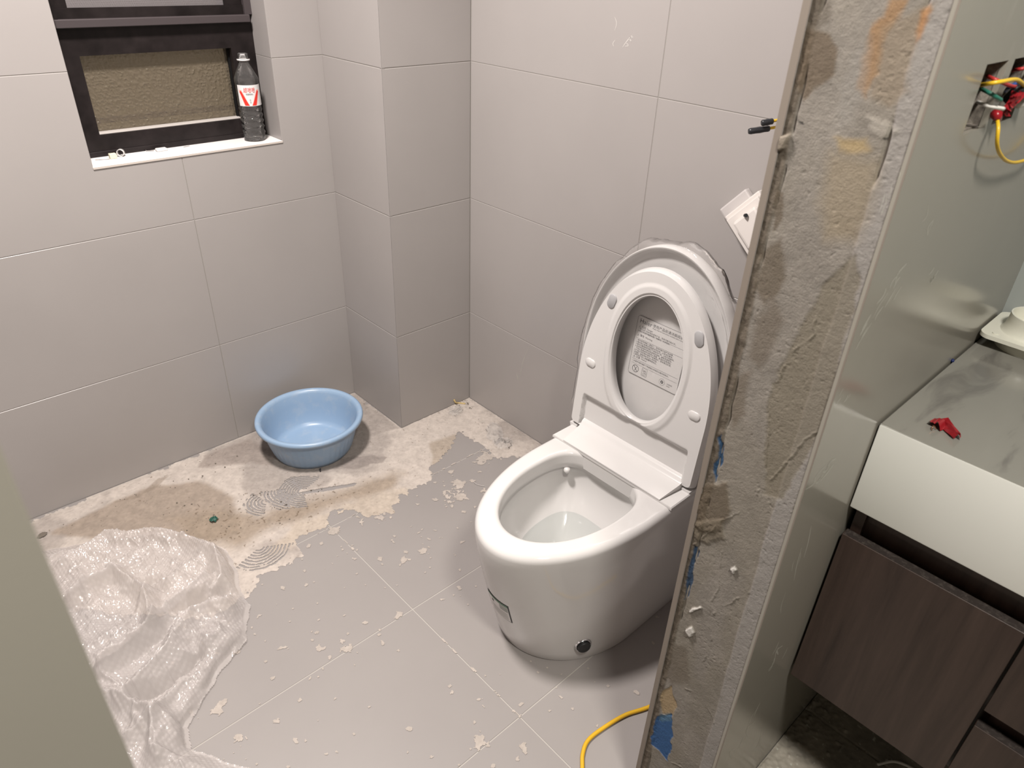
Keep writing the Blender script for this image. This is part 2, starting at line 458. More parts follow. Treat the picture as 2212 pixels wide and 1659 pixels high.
# --- window wall
ww = B()
ww.box((XL - .1, YW + JD, 0), (WX0, YF + .16, ZC)).box((WX1, YW + JD, 0), (XR + .12, YF + .16, ZC))
ww.box((WX0, YW + JD, 0), (WX1, YF + .16, WZ0 - .0075)).box((WX0, YW + JD, WZ1), (WX1, YF + .16, ZC))
wall_window = tag(ww.build('wall_window', 'grout_wall'), 'grey tiled wall that holds the dark window', kind='structure')
fW = lambda u, v, d: (u, YW + d, v)
g = GAP
for k in range(7):
    z0, z1 = ROWS[k], ROWS[k + 1]
    if z1 - z0 < .03: continue
    for x0, x1 in ((XL, XJ - .8), (XJ - .8, XJ), (XJ, XC + .008)):
        if z1 <= WZ0 or x1 <= WX0 or x0 >= WX1:
            polys = [rect(x0, x1, z0, z1)]
        elif z0 < WZ0:      # the two tiles under the opening are cut to an L
            s0 = WZ0 - .0068
            if x0 < WX0: polys = [[(x0 + g, z0 + g), (x1 - g, z0 + g), (x1 - g, s0), (WX0, s0), (WX0, z1 - g), (x0 + g, z1 - g)]]
            else: polys = [[(x0 + g, z0 + g), (x1 - g, z0 + g), (x1 - g, z1 - g), (WX1, z1 - g), (WX1, s0), (x0 + g, s0)]]
        elif z0 >= WZ1: polys = [rect(x0, x1, z0, z1)]
        else:
            polys = [[(x0 + g, z0 + g), (WX0, z0 + g), (WX0, z1 - g), (x0 + g, z1 - g)]] if x0 < WX0 else [[(WX1, z0 + g), (x1 - g, z0 + g), (x1 - g, z1 - g), (WX1, z1 - g)]]
        for po in polys: tile_piece(wall_window, po, fW, TT, 'wall_tile')
# reveal tiles beside the window
for sgn, xx in ((1, WX1), (-1, WX0)):
    for z0, z1 in ((WZ0, Z3), (Z3, Z3 + ZP), (Z3 + ZP, WZ1)):
        tile_piece(wall_window, [(YW + .0015, z0 + g), (YF + .06, z0 + g), (YF + .06, z1 - g), (YW + .0015, z1 - g)], (lambda xx, sgn: lambda u, v, d: (xx - sgn * .0005 + sgn * d, u, v))(xx, sgn), .006, 'wall_tile', .0006)
# --- pipe box in the corner
wall_column = tag(B().box((XC + JD, YC + JD, 0), (XR + .12, YW + .05, ZC)).build('wall_column', 'grout_wall'), 'tiled pipe box standing out of the room corner', kind='structure')
for k in range(7):
    z0, z1 = ROWS[k], ROWS[k + 1]
    if z1 - z0 < .03: continue
    tile_piece(wall_column, [(YC + .0002, z0 + g), (YW - .0006, z0 + g), (YW - .0006, z1 - g), (YC + .0002, z1 - g)], lambda u, v, d: (XC + d, u, v), TT, 'wall_tile', .0012)
    tile_piece(wall_column, [(XC + .0002, z0 + g), (XR - .0006, z0 + g), (XR - .0006, z1 - g), (XC + .0002, z1 - g)], lambda u, v, d: (u, YC + d, v), TT, 'wall_tile', .0012)
# --- wall behind the toilet
wall_right = tag(B().box((XR + JD, YP1 - .02, 0), (XR + .12, YC + .05, ZC)).build('wall_right', 'grout_wall'), 'grey tiled wall behind the toilet', kind='structure')
for k in range(7):
    z0, z1 = ROWS[k], ROWS[k + 1]
    if z1 - z0 < .03: continue
    for y0, y1 in ((YP1 - .01, YJ), (YJ, YC - .0004)):
        tile_piece(wall_right, rect(y0, y1, z0, z1), lambda u, v, d: (XR + d, u, v), TT, 'wall_tile')
# --- partition with the raw broken end
wall_partition = tag(B().box((XE + .006, YP2 + .010, 0), (XVB + .1, YP1 - .010, ZC)).build('wall_partition', 'core'), 'thin partition between toilet and vanity, its raw mortar end open', kind='structure')
for k in range(7):
    z0, z1 = ROWS[k], ROWS[k + 1]
    if z1 - z0 < .03: continue
    tile_piece(wall_partition, [(XE - .001, z0 + g), (XR - .002, z0 + g), (XR - .002, z1 - g), (XE - .001, z1 - g)], lambda u, v, d: (u, YP1 - d, v), .0095, 'wall_tile')
BOXES = [(.8855, .9535), (.9752, 1.0470)]; BZ0, BZ1 = 1.2870, 1.3556
def slab_cells(us, vs, hole, fn, thick):
    b_ = B(); idx = {}
    V = []
    def vi(i, j, d):
        if (i, j, d) not in idx: idx[(i, j, d)] = len(V); V.append(fn(us[i], vs[j], d))
        return idx[(i, j, d)]
    F = []; nu, nv = len(us) - 1, len(vs) - 1
    solid = lambda i, j: 0 <= i < nu and 0 <= j < nv and not hole(i, j)
    for i in range(nu):
        for j in range(nv):
            if not solid(i, j): continue
            F.append((vi(i, j, 0), vi(i + 1, j, 0), vi(i + 1, j + 1, 0), vi(i, j + 1, 0)))
            F.append((vi(i, j, thick), vi(i, j + 1, thick), vi(i + 1, j + 1, thick), vi(i + 1, j, thick)))
            for di, dj, a, c in ((-1, 0, (i, j), (i, j + 1)), (1, 0, (i + 1, j), (i + 1, j + 1)), (0, -1, (i, j), (i + 1, j)), (0, 1, (i, j + 1), (i + 1, j + 1))):
                if not solid(i + di, j + dj): F.append((vi(*a, 0), vi(*c, 0), vi(*c, thick), vi(*a, thick)))
    return b_.add(V, F)
us = [XE - .0012, BOXES[0][0], BOXES[0][1], BOXES[1][0], BOXES[1][1], XVB]; vs = [0, BZ0, BZ1, 1.55]
slab_cells(us, vs, lambda i, j: i in (1, 3) and j == 1, lambda u, v, d: (u, YP2 + d, v), .006).build('tile', 'vanity_tile', wall_partition)
tile_piece(wall_partition, [(XE - .0012, 1.552), (XVB, 1.552), (XVB, ZC), (XE - .0012, ZC)], lambda u, v, d: (u, YP2 + d, v), .006, 'vanity_tile')
# cut-outs in the core for the boxes
bm = bmesh.new(); bm.from_mesh(wall_partition.data); bm.free()

# raw end of the partition: one rough, trowelled face with ridges and stains
def end_px(pts): return [tuple(on(x, y, 'x', XE)[[1, 2]]) for x, y in pts]
ny, nz = 118, 1180
yy = np.linspace(YP1 - .0086, YP2 + .0016, ny); zz = np.linspace(0.0, 1.56, nz)
Yg, Zg = np.meshgrid(yy, zz)
v_ = (YP1 - Yg) / (YP1 - YP2)
wob = fbm(Zg * 14, v_ * 2, 3, 4) * .10 + fbm(Zg * 50, v_ * 6, 5, 3) * .03
wy = Yg + fbm(Yg * 60, Zg * 60, 11, 4) * .010; wz = Zg + fbm(Yg * 60, Zg * 60, 12, 4) * .010
col = np.zeros(Yg.shape + (3,))
def paint(mask, c):
    global col
    col = col * (1 - mask[..., None]) + np.asarray(c) * mask[..., None]
n1 = fbm(Yg * 40, Zg * 30, 21, 5); n2 = fbm(Yg * 220, Zg * 220, 22, 3); n3 = fbm(Yg * 9, Zg * 5, 23, 4)
col[:] = s2l((164, 156, 146)); col *= (1 + .35 * n1 + .22 * n2 + .25 * n3)[..., None]
hgt = n1 * .0010 + n2 * .0005 - .0012
up = sstep(.35, 1.1, Zg)
# browner cement in the middle-right, lower part olive grey
paint(sstep(-.06, .10, n3 + .02) * .45 * (1 - up * .4), s2l((150, 141, 124)))
# left mortar bed
lm = sstep(.158, .128, v_ + wob * .6 - .012 * np.sin(Zg * 9)); strip = lm
paint(strip * .9, s2l((122, 110, 96))); hgt += strip * (.0008 + .0026 * (fbm(Yg * 150, Zg * 90, 31, 4)))
groove = np.exp(-((v_ + wob * .6 - .012 * np.sin(Zg * 9) - .152) / .009) ** 2) * sstep(.0, .12, fbm(Zg * 6, Zg * 0, 8, 3) + .16)
groove = groove * sstep(-.05, .12, fbm(Zg * 16, Yg * 3, 88, 3)); hgt -= groove * .0045
# right mortar strip, lighter
rb = .800 + wob * .40 + .015 * np.sin(Zg * 5 + 1)
rs = sstep(rb - .012, rb + .012, v_)
paint(rs * .85, s2l((176, 170, 164))); hgt += rs * .0012
paint(sstep(.945, .965, v_ + wob * .25) * .75, s2l((146, 138, 124)))
gr2 = np.exp(-((v_ - rb) / .012) ** 2) * sstep(.85, 1.2, Zg + fbm(Zg * 7, Zg * 0, 9, 3) * .5)
gr2 = gr2 * sstep(.0, .14, fbm(Zg * 11, Yg * 3, 89, 3) + .04); hgt -= gr2 * .006
def blot(pts, c, a=1.0, soft=.0015, dh=0.0, grow=0.0):
    global hgt
    s = poly_sdf(wy, wz, end_px(pts)) + grow
    mk_ = sstep(-soft, soft, s) * a
    paint(mk_, s2l(c)); hgt = hgt + mk_ * dh
# stains and patches, read off the end face
blot([(1742, 60), (1790, 70), (1808, 105), (1800, 165), (1760, 190), (1735, 215), (1722, 180)], (124, 108, 90), .85, .003)
blot([(1752, 0), (1790, 0), (1795, 40), (1765, 60), (1748, 40)], (120, 110, 98), .6, .004)
blot([(1880, 60), (1905, 40), (1920, 0), (1960, 0), (1930, 60), (1905, 100), (1895, 160), (1870, 210), (1850, 200), (1858, 140)], (178, 138, 96), .8, .003)
blot([(1905, 60), (2005, 0), (2020, 0), (1990, 70), (1970, 130), (1960, 200), (1920, 230), (1880, 210)], (160, 142, 120), .6, .005)
blot([(1985, 20), (2010, 0), (2012, 15), (1990, 80), (1982, 85)], (186, 130, 74), .7, .003)
blot([(1800, 300), (1870, 300), (1880, 325), (1850, 335), (1815, 330)], (196, 170, 122), .75, .005)
blot([(1790, 330), (1900, 350), (1890, 420), (1850, 520), (1780, 520), (1770, 440)], (178, 158, 124), .45, .012)
blot([(1872, 250), (1930, 270), (1945, 290), (1905, 300), (1880, 290)], (198, 190, 178), .6, .004, .0015)
blot([(1645, 540), (1690, 520), (1695, 600), (1680, 640), (1650, 660), (1630, 620)], (116, 102, 84), .7, .005)
blot([(1680, 410), (1693, 420), (1690, 470), (1670, 500), (1672, 440)], (118, 104, 88), .75, .002)
blot([(1672, 640), (1690, 690), (1670, 760), (1640, 800), (1618, 770), (1632, 700)], (122, 108, 92), .55, .006)
blot([(1590, 820), (1620, 800), (1610, 880), (1585, 930), (1572, 900)], (126, 112, 96), .6, .005)
blot([(1500, 1480), (1545, 1430), (1560, 1500), (1520, 1600), (1480, 1560)], (150, 142, 128), .5, .010)
blot([(1455, 1390), (1480, 1400), (1490, 1470), (1450, 1480), (1430, 1450)], (124, 112, 98), .6, .006)
blot([(1850, 110), (1880, 80), (1870, 200), (1840, 260), (1800, 280), (1810, 200)], (172, 166, 158), .5, .006)
blot([(1775, 620), (1830, 560), (1855, 550), (1860, 600), (1820, 760), (1790, 900), (1760, 960), (1690, 1080), (1655, 1070), (1650, 980), (1655, 880), (1680, 800), (1720, 720)], (146, 136, 118), .75, .003, -.0010)
blot([(1500, 1055), (1570, 1040), (1575, 1100), (1560, 1140), (1520, 1150), (1500, 1130)], (120, 106, 88), .8, .004, .0020)
blot([(1493, 1130), (1560, 1120), (1560, 1160), (1530, 1175), (1505, 1170)], (138, 126, 108), .7, .004, .0022)
blot([(1553, 950), (1562, 940), (1557, 1000), (1545, 1040), (1541, 1010)], (58, 96, 134), .95, .001, -.0015)
blot([(1503, 1180), (1510, 1190), (1497, 1240), (1486, 1290), (1478, 1300), (1482, 1250)], (54, 84, 116), .9, .001, -.0015)
blot([(1432, 1488), (1450, 1482), (1462, 1530), (1450, 1550), (1428, 1545), (1426, 1510)], (190, 166, 130), .95, .0015, -.001)
blot([(1420, 1548), (1450, 1545), (1452, 1580), (1448, 1620), (1440, 1645), (1420, 1620), (1405, 1605), (1412, 1570)], (62, 106, 160), .97, .0012, -.001)
blot([(1425, 1545), (1447, 1543), (1448, 1560), (1424, 1562)], (104, 140, 166), .8, .003)
blot([(1480, 1362), (1492, 1352), (1500, 1368), (1488, 1374)], (236, 230, 222), .97, .0006, .004)
blot([(1488, 1320), (1514, 1311), (1516, 1316), (1492, 1324)], (236, 230, 222), .97, .0004, .003)
blot([(1578, 1230), (1588, 1222), (1594, 1234), (1584, 1240)], (236, 230, 222), .97, .0006, .003)
blot([(1455, 1255), (1462, 1250), (1462, 1280), (1455, 1288)], (226, 218, 206), .9, .0006, .003)
blot([(1720, 258), (1736, 262), (1736, 268), (1724, 264)], (36, 34, 34), .9, .0006)
blot([(1906, 300), (1922, 300), (1922, 304), (1906, 304)], (36, 34, 34), .9, .0006)
blot([(1682, 295), (1705, 292), (1700, 318), (1686, 322)], (170, 158, 142), .8, .001, .005)
# trowel ridges
for pts in ([(1765, 640), (1758, 720), (1710, 760), (1672, 830), (1658, 900), (1655, 1000), (1648, 1040)], [(1780, 925), (1740, 950), (1690, 1010), (1650, 1050), (1625, 1090), (1560, 1120), (1500, 1180)],
            [(1560, 1180), (1552, 1260), (1530, 1330), (1535, 1390), (1510, 1440)], [(1480, 1488), (1520, 1510), (1540, 1560)], [(1540, 1325), (1580, 1300), (1620, 1280)], [(1405, 1610), (1440, 1645), (1470, 1659)]):
    d = line_dist(wy, wz, end_px(pts)); rk = sstep(.30, .60, vnoise(Yg * 60, Zg * 60, 92)); hgt += np.exp(-(d / .0009) ** 2) * .0010 * rk
pit = sstep(.30, .40, vnoise(Yg * 420, Zg * 420, 77) - .55 + .25 * (fbm(Yg * 30, Zg * 30, 78, 3)))
hgt -= pit * .0005
lip = np.clip(col * np.array([.53, .535, .545]), .01, .95)
hgt = np.clip(hgt, -.008, .008)
Vend = np.stack([XE - hgt, Yg, Zg], -1).reshape(-1, 3)
ii = np.arange((nz - 1) * ny).reshape(nz - 1, ny)[:, :-1].ravel()
Fend = np.stack([ii, ii + ny, ii + ny + 1, ii + 1], 1)
mk('mortar_face', Vend, Fend, 'mortar', wall_partition, True, lip.reshape(-1, 3))
# skirts so that the rough face is the front of a solid layer
sk = B(); sk.box((XE + .004, YP2 + .0052, 0), (XE + .012, YP1 - .0086, ZC)).build('mortar_backing', 'core', wall_partition)
B().box((XE - .002, YP1 - .0088, 0), (XE - .0004, YP1 - .0004, ZC)).build('tile_edge', 'tile_edge', wall_partition)
B().box((XE - .0016, YP2 + .0003, 0), (XE + .001, YP2 + .0018, ZC)).build('tile_edge', 'tile_edge', wall_partition)
# --- front wall beyond the door opening (near jamb)
wall_front = tag(B().box((XL, YP2 + .010, 0), (XD - .008, YP1 - .010, ZC)).build('wall_front', 'core'), 'tiled door jamb close beside the viewer', kind='structure')
tile_piece(wall_front, [(XL, 0), (XD, 0), (XD, 1.55), (XL, 1.55)], lambda u, v, d: (u, YP2 + d, v), .0095, 'vanity_tile')
tile_piece(wall_front, [(XL, 1.552), (XD, 1.552), (XD, ZC), (XL, ZC)], lambda u, v, d: (u, YP2 + d, v), .0095, 'vanity_tile')
tile_piece(wall_front, [(XL, 0), (XD - .001, 0), (XD - .001, ZC), (XL, ZC)], lambda u, v, d: (u, YP1 - d, v), .0095, 'wall_tile')
tag(B().box((XE + .006 if False else XD, YP2, 2.08), (XE + .006, YP1, ZC)).build('trim_1', 'core'), 'raw lintel over the door opening', kind='structure')
# --- unseen closing walls and ceilings
tag(B().box((XL - .1, YP1 - .2, 0), (XL, YW + .1, ZC)).build('wall_left', 'wall_tile'), 'far end wall of the toilet room', kind='structure')
tag(B().box((-1.6, -1.9, ZC), (XVB + .2, YW + .3, ZC + .1)).build('ceiling', 'ceiling_grey'), 'plain ceiling', kind='structure')
tag(B().box((XVB, -1.9, 0), (XVB + .1, YP2 + .02, ZC)).build('wall_vanity', 'pale_panel'), 'pale wall behind the vanity', kind='structure')
tag(B().box((-1.6, -1.9, 0), (XVB + .1, -1.8, ZC)).build('wall_back', 'vanity_tile'), 'tiled wall behind the viewer', kind='structure')
tag(B().box((-1.6, -1.9, 0), (-1.5, YP2 + .2, ZC)).build('wall_side', 'vanity_tile'), 'tiled side wall of the vanity room', kind='structure')
tag(B().box((-1.6, YP2 + .02, 0), (XL, YP1, ZC)).build('wall_corner', 'vanity_tile'), 'tiled end of the front wall', kind='structure')
floor_v = tag(B().box((-1.6, -1.9, -.12), (XVB + .1, YP2, -.012)).build('floor_vanity', 'core'), 'rough grey floor in front of the vanity', kind='structure')
XT = float(on(1830, 1593, 'z', 0)[0])
for x0, x1 in ((-1.6, XT - .8), (XT - .8, XT), (XT, XVB)):
    for y0, y1 in ((-1.9, -1.0), (-1.0, -.2), (-.2, YP2)):
        tile_piece(floor_v, rect(x0, x1, y0, y1, .001), lambda u, v, d: (u, v, -.004 - d), .008, 'vanity_tile', .0006)
# lumpy cement film over the tiles beside the partition
nx, nyv = 260, 230
xs = np.linspace(.80, 1.46, nx); ys = np.linspace(-.20, YP2 - .001, nyv); Xg, Yv = np.meshgrid(xs, ys)
cl = fbm(Xg * 16, Yv * 16, 41, 5); fine = fbm(Xg * 120, Yv * 120, 42, 3)
lump = sstep(.34, .44, vnoise(Xg * 75, Yv * 75, 43) - .5) * .0032
near = sstep(.10, .0, YP2 - Yv)
hz = -.0038 + .0035 * (cl + .3) + .0016 * fine * (1 + 2 * near) + lump + ridged(Xg * 30, Yv * 30, 45) * .0012
gx = np.exp(-((Xg - XT) / .0018) ** 2); hz -= gx * .003
cc = s2l((164, 157, 146))[None, None] * (1 + .55 * cl + .35 * fine)[..., None]
wet = sstep(.02, .16, fbm(Xg * 9, Yv * 9, 47, 4)); cc = cc * (1 - .25 * wet[..., None])
spk = sstep(.42, .46, vnoise(Xg * 130, Yv * 130, 49) - .5); cc = cc * (1 - spk[..., None]) + s2l((205, 205, 196)) * spk[..., None]
hz = np.maximum(hz, -.0044)
i2 = np.arange((nyv - 1) * nx).reshape(nyv - 1, nx)[:, :-1].ravel()
tag(mk('cement_film', np.stack([Xg, Yv, hz], -1).reshape(-1, 3), np.stack([i2, i2 + 1, i2 + nx + 1, i2 + nx], 1), 'rough_floor', floor_v, True, np.clip(cc, .01, .9).reshape(-1, 3)), kind='stuff')

# pale scuffs left on the tiled faces
def ribbon_strokes(strokes, fnp, name, material, parent, lift):
    b_ = B()
    for pts, w in strokes:
        P = spline([np.array(fnp(x, y)) for x, y in pts], 4); nrm = np.array(lift, float)
        for i in range(len(P) - 1):
            d = P[i + 1] - P[i]; L = np.linalg.norm(d)
            if L < 1e-6: continue
            sd3 = np.cross(d / L, nrm); sd3 /= np.linalg.norm(sd3) + 1e-9
            w0 = w * (.25 + .75 * math.sin(PI * (i + .5) / len(P))); w1_ = w * (.25 + .75 * math.sin(PI * min(i + 1.5, len(P)) / len(P)))
            b_.add([P[i] - sd3 * w0 + nrm * .0003, P[i] + sd3 * w0 + nrm * .0003, P[i + 1] + sd3 * w1_ + nrm * .0003, P[i + 1] - sd3 * w1_ + nrm * .0003], [(0, 1, 2, 3)])
    o = b_.build(name, material, parent, fix=False); tag(o, kind='stuff'); return o
sheet('scuff', (.62, .59, .56), .7, .75); sheet('scuff_pale', (.55, .54, .48), .6, .5)
ribbon_strokes([([(1345, 102), (1352, 92), (1360, 82), (1366, 76)], .0012), ([(1352, 92), (1358, 98), (1350, 100)], .0010), ([(1358, 82), (1364, 90), (1362, 84)], .001), ([(1326, 100), (1324, 94), (1329, 86)], .0010), ([(1328, 66), (1332, 50), (1328, 36)], .0008), ([(1360, 80), (1368, 80)], .001)],
               lambda x, y: on(x, y, 'x', XR), 'scuff_marks', 'scuff', wall_right, (-1, 0, 0))
ribbon_strokes([([(1144, 748), (1132, 775), (1126, 800), (1125, 815)], .0010), ([(1116, 805), (1118, 815), (1122, 824)], .0016)], lambda x, y: on(x, y, 'x', XR), 'scuff_marks', 'scuff_pale', wall_right, (-1, 0, 0))
r8 = np.random.default_rng(21); sk_ = []
for (x0, y0, x1, y1, n_, w_) in ((1850, 745, 1930, 610, 12, .0010), (1735, 1080, 1790, 1010, 7, .0011), (1700, 1330, 1735, 1180, 5, .0008), (1660, 1450, 1690, 1390, 6, .0012), (1595, 1640, 1640, 1540, 6, .0008), (1995, 620, 2020, 585, 4, .0012), (1810, 890, 1830, 855, 4, .001), (1900, 480, 1930, 380, 5, .0007), (1960, 560, 1990, 480, 4, .0006)):
    for k in range(n_):
        t = r8.uniform(); jx, jy = r8.normal(0, 11), r8.normal(0, 9); L = r8.uniform(.15, .55)
        ax_, ay_ = x0 + (x1 - x0) * t + jx, y0 + (y1 - y0) * t + jy; bx_, by_ = ax_ + (x1 - x0) * L, ay_ + (y1 - y0) * L
        sk_.append(([(ax_, ay_), ((ax_ + bx_) / 2 + r8.normal(0, 4), (ay_ + by_) / 2 + r8.normal(0, 4)), (bx_, by_)], w_ * r8.uniform(.8, 2.4)))
ribbon_strokes(sk_, lambda x, y: on(x, y, 'y', YP2), 'scuff_marks', 'scuff_pale', wall_partition, (0, -1, 0))

# ================================================================== WINDOW
win = empty('window_1', (WX0, YF, WZ0), 'dark brown aluminium window with rain glass and insect screen', kind='structure')
fr = B()
d0, d1 = YF, YF + .055
fr.box((WX0 + .001, d0, WZ0 - .01), (.5300, d1, WZ1)).box((.9150, d0, WZ0 - .01), (WX1 - .001, d1, WZ1))
fr.box((.5300, d0, WZ0 - .01), (.9150, d1, .9870)).box((.5300, d0, 1.1745), (.9150, d1, 1.2380)).box((.53, d0, WZ1 - .05), (.915, d1, WZ1))
fr.build('window_frame', 'dark_aluminium', win)
B().box((WX0 + .001, d0 - .004, .9345), (WX1 - .001, d0 + .001, .9475), .001).build('bottom_rail', 'dark_aluminium', win)
B().box((.5300, d0 + .004, .9870), (.9150, d0 + .030, .9905), .0008).build('glazing_bead', 'dusty_bead', win)
B().box((.5290, d0 + .024, 1.1715), (.9160, d0 + .034, 1.1760)).box((.9115, d0 + .020, .987), (.9155, d0 + .034, 1.1760)).build('gasket', 'gasket', win)
gx_ = np.linspace(.5280, .9170, 300); gz_ = np.linspace(.9800, 1.1790, 150); GX, GZ = np.meshgrid(gx_, gz_)
dr = ridged((GX + GZ * .3) * 170, GZ * 120, 401, 2) ** 3 * .0026 + fbm(GX * 300, GZ * 220, 405, 2) * .0008
ig = np.arange(149 * 300).reshape(149, 300)[:, :-1].ravel()
mk('pane', np.stack([GX, d0 + .030 - dr, GZ], -1).reshape(-1, 3), np.stack([ig, ig + 1, ig + 301, ig + 300], 1), 'rain_glass', win, True)
o = B().box((.4900, d0 - .022, 1.2385), (.9730, d0 + .02, 1.2570), .0015).build('ledge_rail', 'ledge_aluminium', win)
B().box((.5000, d0 - .004, 1.2570), (.9650, d0 + .02, 1.2800)).build('screen_frame', 'dark_aluminium', win)
B().box((WX0 + .001, d0 - .012, 1.2570), (.5010, d0 + .02, WZ1)).build('screen_stile', 'dark_aluminium', win)
B().box((.9640, d0 - .012, 1.2570), (WX1 - .001, d0 + .02, WZ1)).build('screen_stile', 'ledge_aluminium', win)
mk('insect_screen', [(.500, d0 + .006, 1.279), (.966, d0 + .006, 1.279), (.966, d0 + .006, WZ1 - .02), (.500, d0 + .006, WZ1 - .02)], [(0, 1, 2, 3)], 'insect_screen', win)
B().box((.5280, d0 + .046, 1.24), (.9170, d0 + .050, WZ1 - .02)).build('pane', 'rain_glass', win)
B().box((.50, d0 + .075, 1.0000), (.95, d0 + .090, 1.0130)).build('outer_rail', 'ledge_aluminium', win)
o = B().box((WX0 - .0005, YW - .0022, WZ0 - .0065), (WX1 + .0005, YF + .02, WZ0), .0010).build('window_sill', 'sill_stone', win)
B().box((WX0 - .0003, YW - .0026, WZ0 - .0058), (WX1 + .0003, YW - .0021, WZ0 - .0008)).build('sill_edge', 'sill_edge', win)
# triangular right return lip of the sill
# ================================================================== TOILET
YT = .810
toilet = empty('toilet', (1.09, YT, 0), 'white one-piece toilet with raised seat and lid against the tiled wall', 'toilet')
XB = 1.440
RZ = .380
def outer(phi, f):
    """closed outline, phi in [-pi,pi], 0 = front; f: 0 base .. 1 rim"""
    xm = 1.047 + (1.060 - 1.047) * f; a = .230 + (.328 - .230) * f; w = .175 + (.186 - .175) * f
    ap = abs(phi); s = 1 if phi >= 0 else -1
    if ap <= PI / 2: return (xm - a * math.cos(ap), YT + s * w * math.sin(ap))
    t = (ap - PI / 2) / (PI / 2)
    if t < .8: return (xm + (XB - .02 - xm) * t / .8, YT + s * w)
    q = (t - .8) / .2
    if q < .3: return (XB - .02 + .02 * q / .3, YT + s * (w - .02 * (q / .3) ** 2))
    return (XB, YT + s * (w - .02) * (1 - (q - .3) / .7))
def inner(phi, sc_=1.0, cx=1.0):
    ap = abs(phi); s = 1 if phi >= 0 else -1
    if ap <= PI / 2: x, y = 1.0 - .205 * math.cos(ap), .126 * math.sin(ap)
    else:
        c, d = math.sin(ap), -math.cos(ap)
        x, y = 1.0 + .125 * d ** (2 / 3.), .126 * c ** (2 / 3.)
    return (cx + (x - cx) * sc_, YT + .003 + s * y * sc_)
NP = 160; PH = [-PI + 2 * PI * i / NP for i in range(NP)]
rings = []
def ffun(z): return 1 - (1 - min(z / .35, 1)) ** 1.25
for z, dx in ((0, -.004), (.004, 0), (.03, 0), (.07, 0), (.12, 0), (.17, 0), (.22, 0), (.27, 0), (.31, 0), (.345, 0), (.362, -.0004)):
    rings.append([(*(outer(p, ffun(z))), z) for p in PH] if dx == 0 else [((outer(p, ffun(z))[0] - 1.15) * (1 + dx) + 1.15, (outer(p, ffun(z))[1] - YT) * (1 + dx * 2) + YT, z) for p in PH])
for k in range(1, 6):      # rounded outer lip
    a = k / 5 * PI / 2; ins = .016 * (1 - math.cos(a)); z = .362 + .018 * math.sin(a)
    rings.append([((outer(p, 1)[0] - 1.12) * (1 - ins / .32) + 1.12, (outer(p, 1)[1] - YT) * (1 - ins / .186) + YT, z) for p in PH])
for k in range(1, 7):      # flat top between lips
    t = k / 6
    r0 = rings[15]
    r1 = [(*inner(p, 1.06), RZ + .0006) for p in PH]
    rings.append([tuple(np.array(r0[i]) * (1 - t) + np.array(r1[i]) * t) for i in range(NP)])
for k in range(1, 5):
    a = k / 4 * PI / 2; rings.append([(*inner(p, 1.06 - .06 * math.sin(a)), RZ - .010 * (1 - math.cos(a))) for p in PH])
for scl, z, cx in ((.995, .352, 1.0), (.985, .338, 1.0), (1.02, .334, 1.0), (1.06, .325, 1.0), (1.04, .300, 1.0), (.95, .270, 1.0), (.80, .240, .99), (.62, .215, .98), (.46, .190, .97), (.32, .165, .97), (.2, .145, .97), (.06, .135, .97)):
    rings.append([(*inner(p, scl, cx), z) for p in PH])
V = [q for r in rings for q in r]; nr = len(rings)
F = [(i * NP + k, i * NP + (k + 1) % NP, (i + 1) * NP + (k + 1) % NP, (i + 1) * NP + k) for i in range(nr - 1) for k in range(NP)]
F += [tuple(range(NP))[::-1], tuple((nr - 1) * NP + k for k in range(NP))]
o = B().add(V, F).build('bowl', 'ceramic', toilet, True)
# water in the bowl
b_ = B(); b_.add([(*inner(p, .735, .985), .2285) for p in PH] + [(*inner(p, .3, .97), .158) for p in PH], [tuple(range(NP)), tuple(range(2 * NP - 1, NP - 1, -1))] + [(i, i + NP, (i + 1) % NP + NP, (i + 1) % NP) for i in range(NP)])
b_.build('water', 'water', toilet, False)
# flush outlet knob under the rim
B().lathe([(.0, -.008), (.007, -.0065), (.0085, 0), (.007, .0065), (.0, .008)], (1.088, YT + .106, .330), 20, closed=False).build('flush_nozzle', 'white_plastic', toilet, True)
# rear deck plate with a rounded wedge cover over the spray arms
def deck_outline(ins):
    w = .186 - ins; pts = []
    for s in (1, -1):
        seq = [(1.113 + ins * .3, YT + s * w), (XB - .025, YT + s * w), (XB - ins, YT + s * (w - .025))]
        pts += seq if s > 0 else seq[::-1]
    return pts
b_ = B(); po = deck_outline(.0005); pi_ = deck_outline(.003); n = len(po)
b_.add([(x, y, .3780) for x, y in po] + [(x, y, .3835) for x, y in po] + [(x, y, .3860) for x, y in pi_],
       [tuple(range(n)), tuple(range(2 * n, 3 * n))] + [(i, (i + 1) % n, (i + 1) % n + n, i + n) for i in range(n)] + [(i + n, (i + 1) % n + n, (i + 1) % n + 2 * n, i + 2 * n) for i in range(n)])
b_.build('rear_deck', 'cover_plastic', toilet)
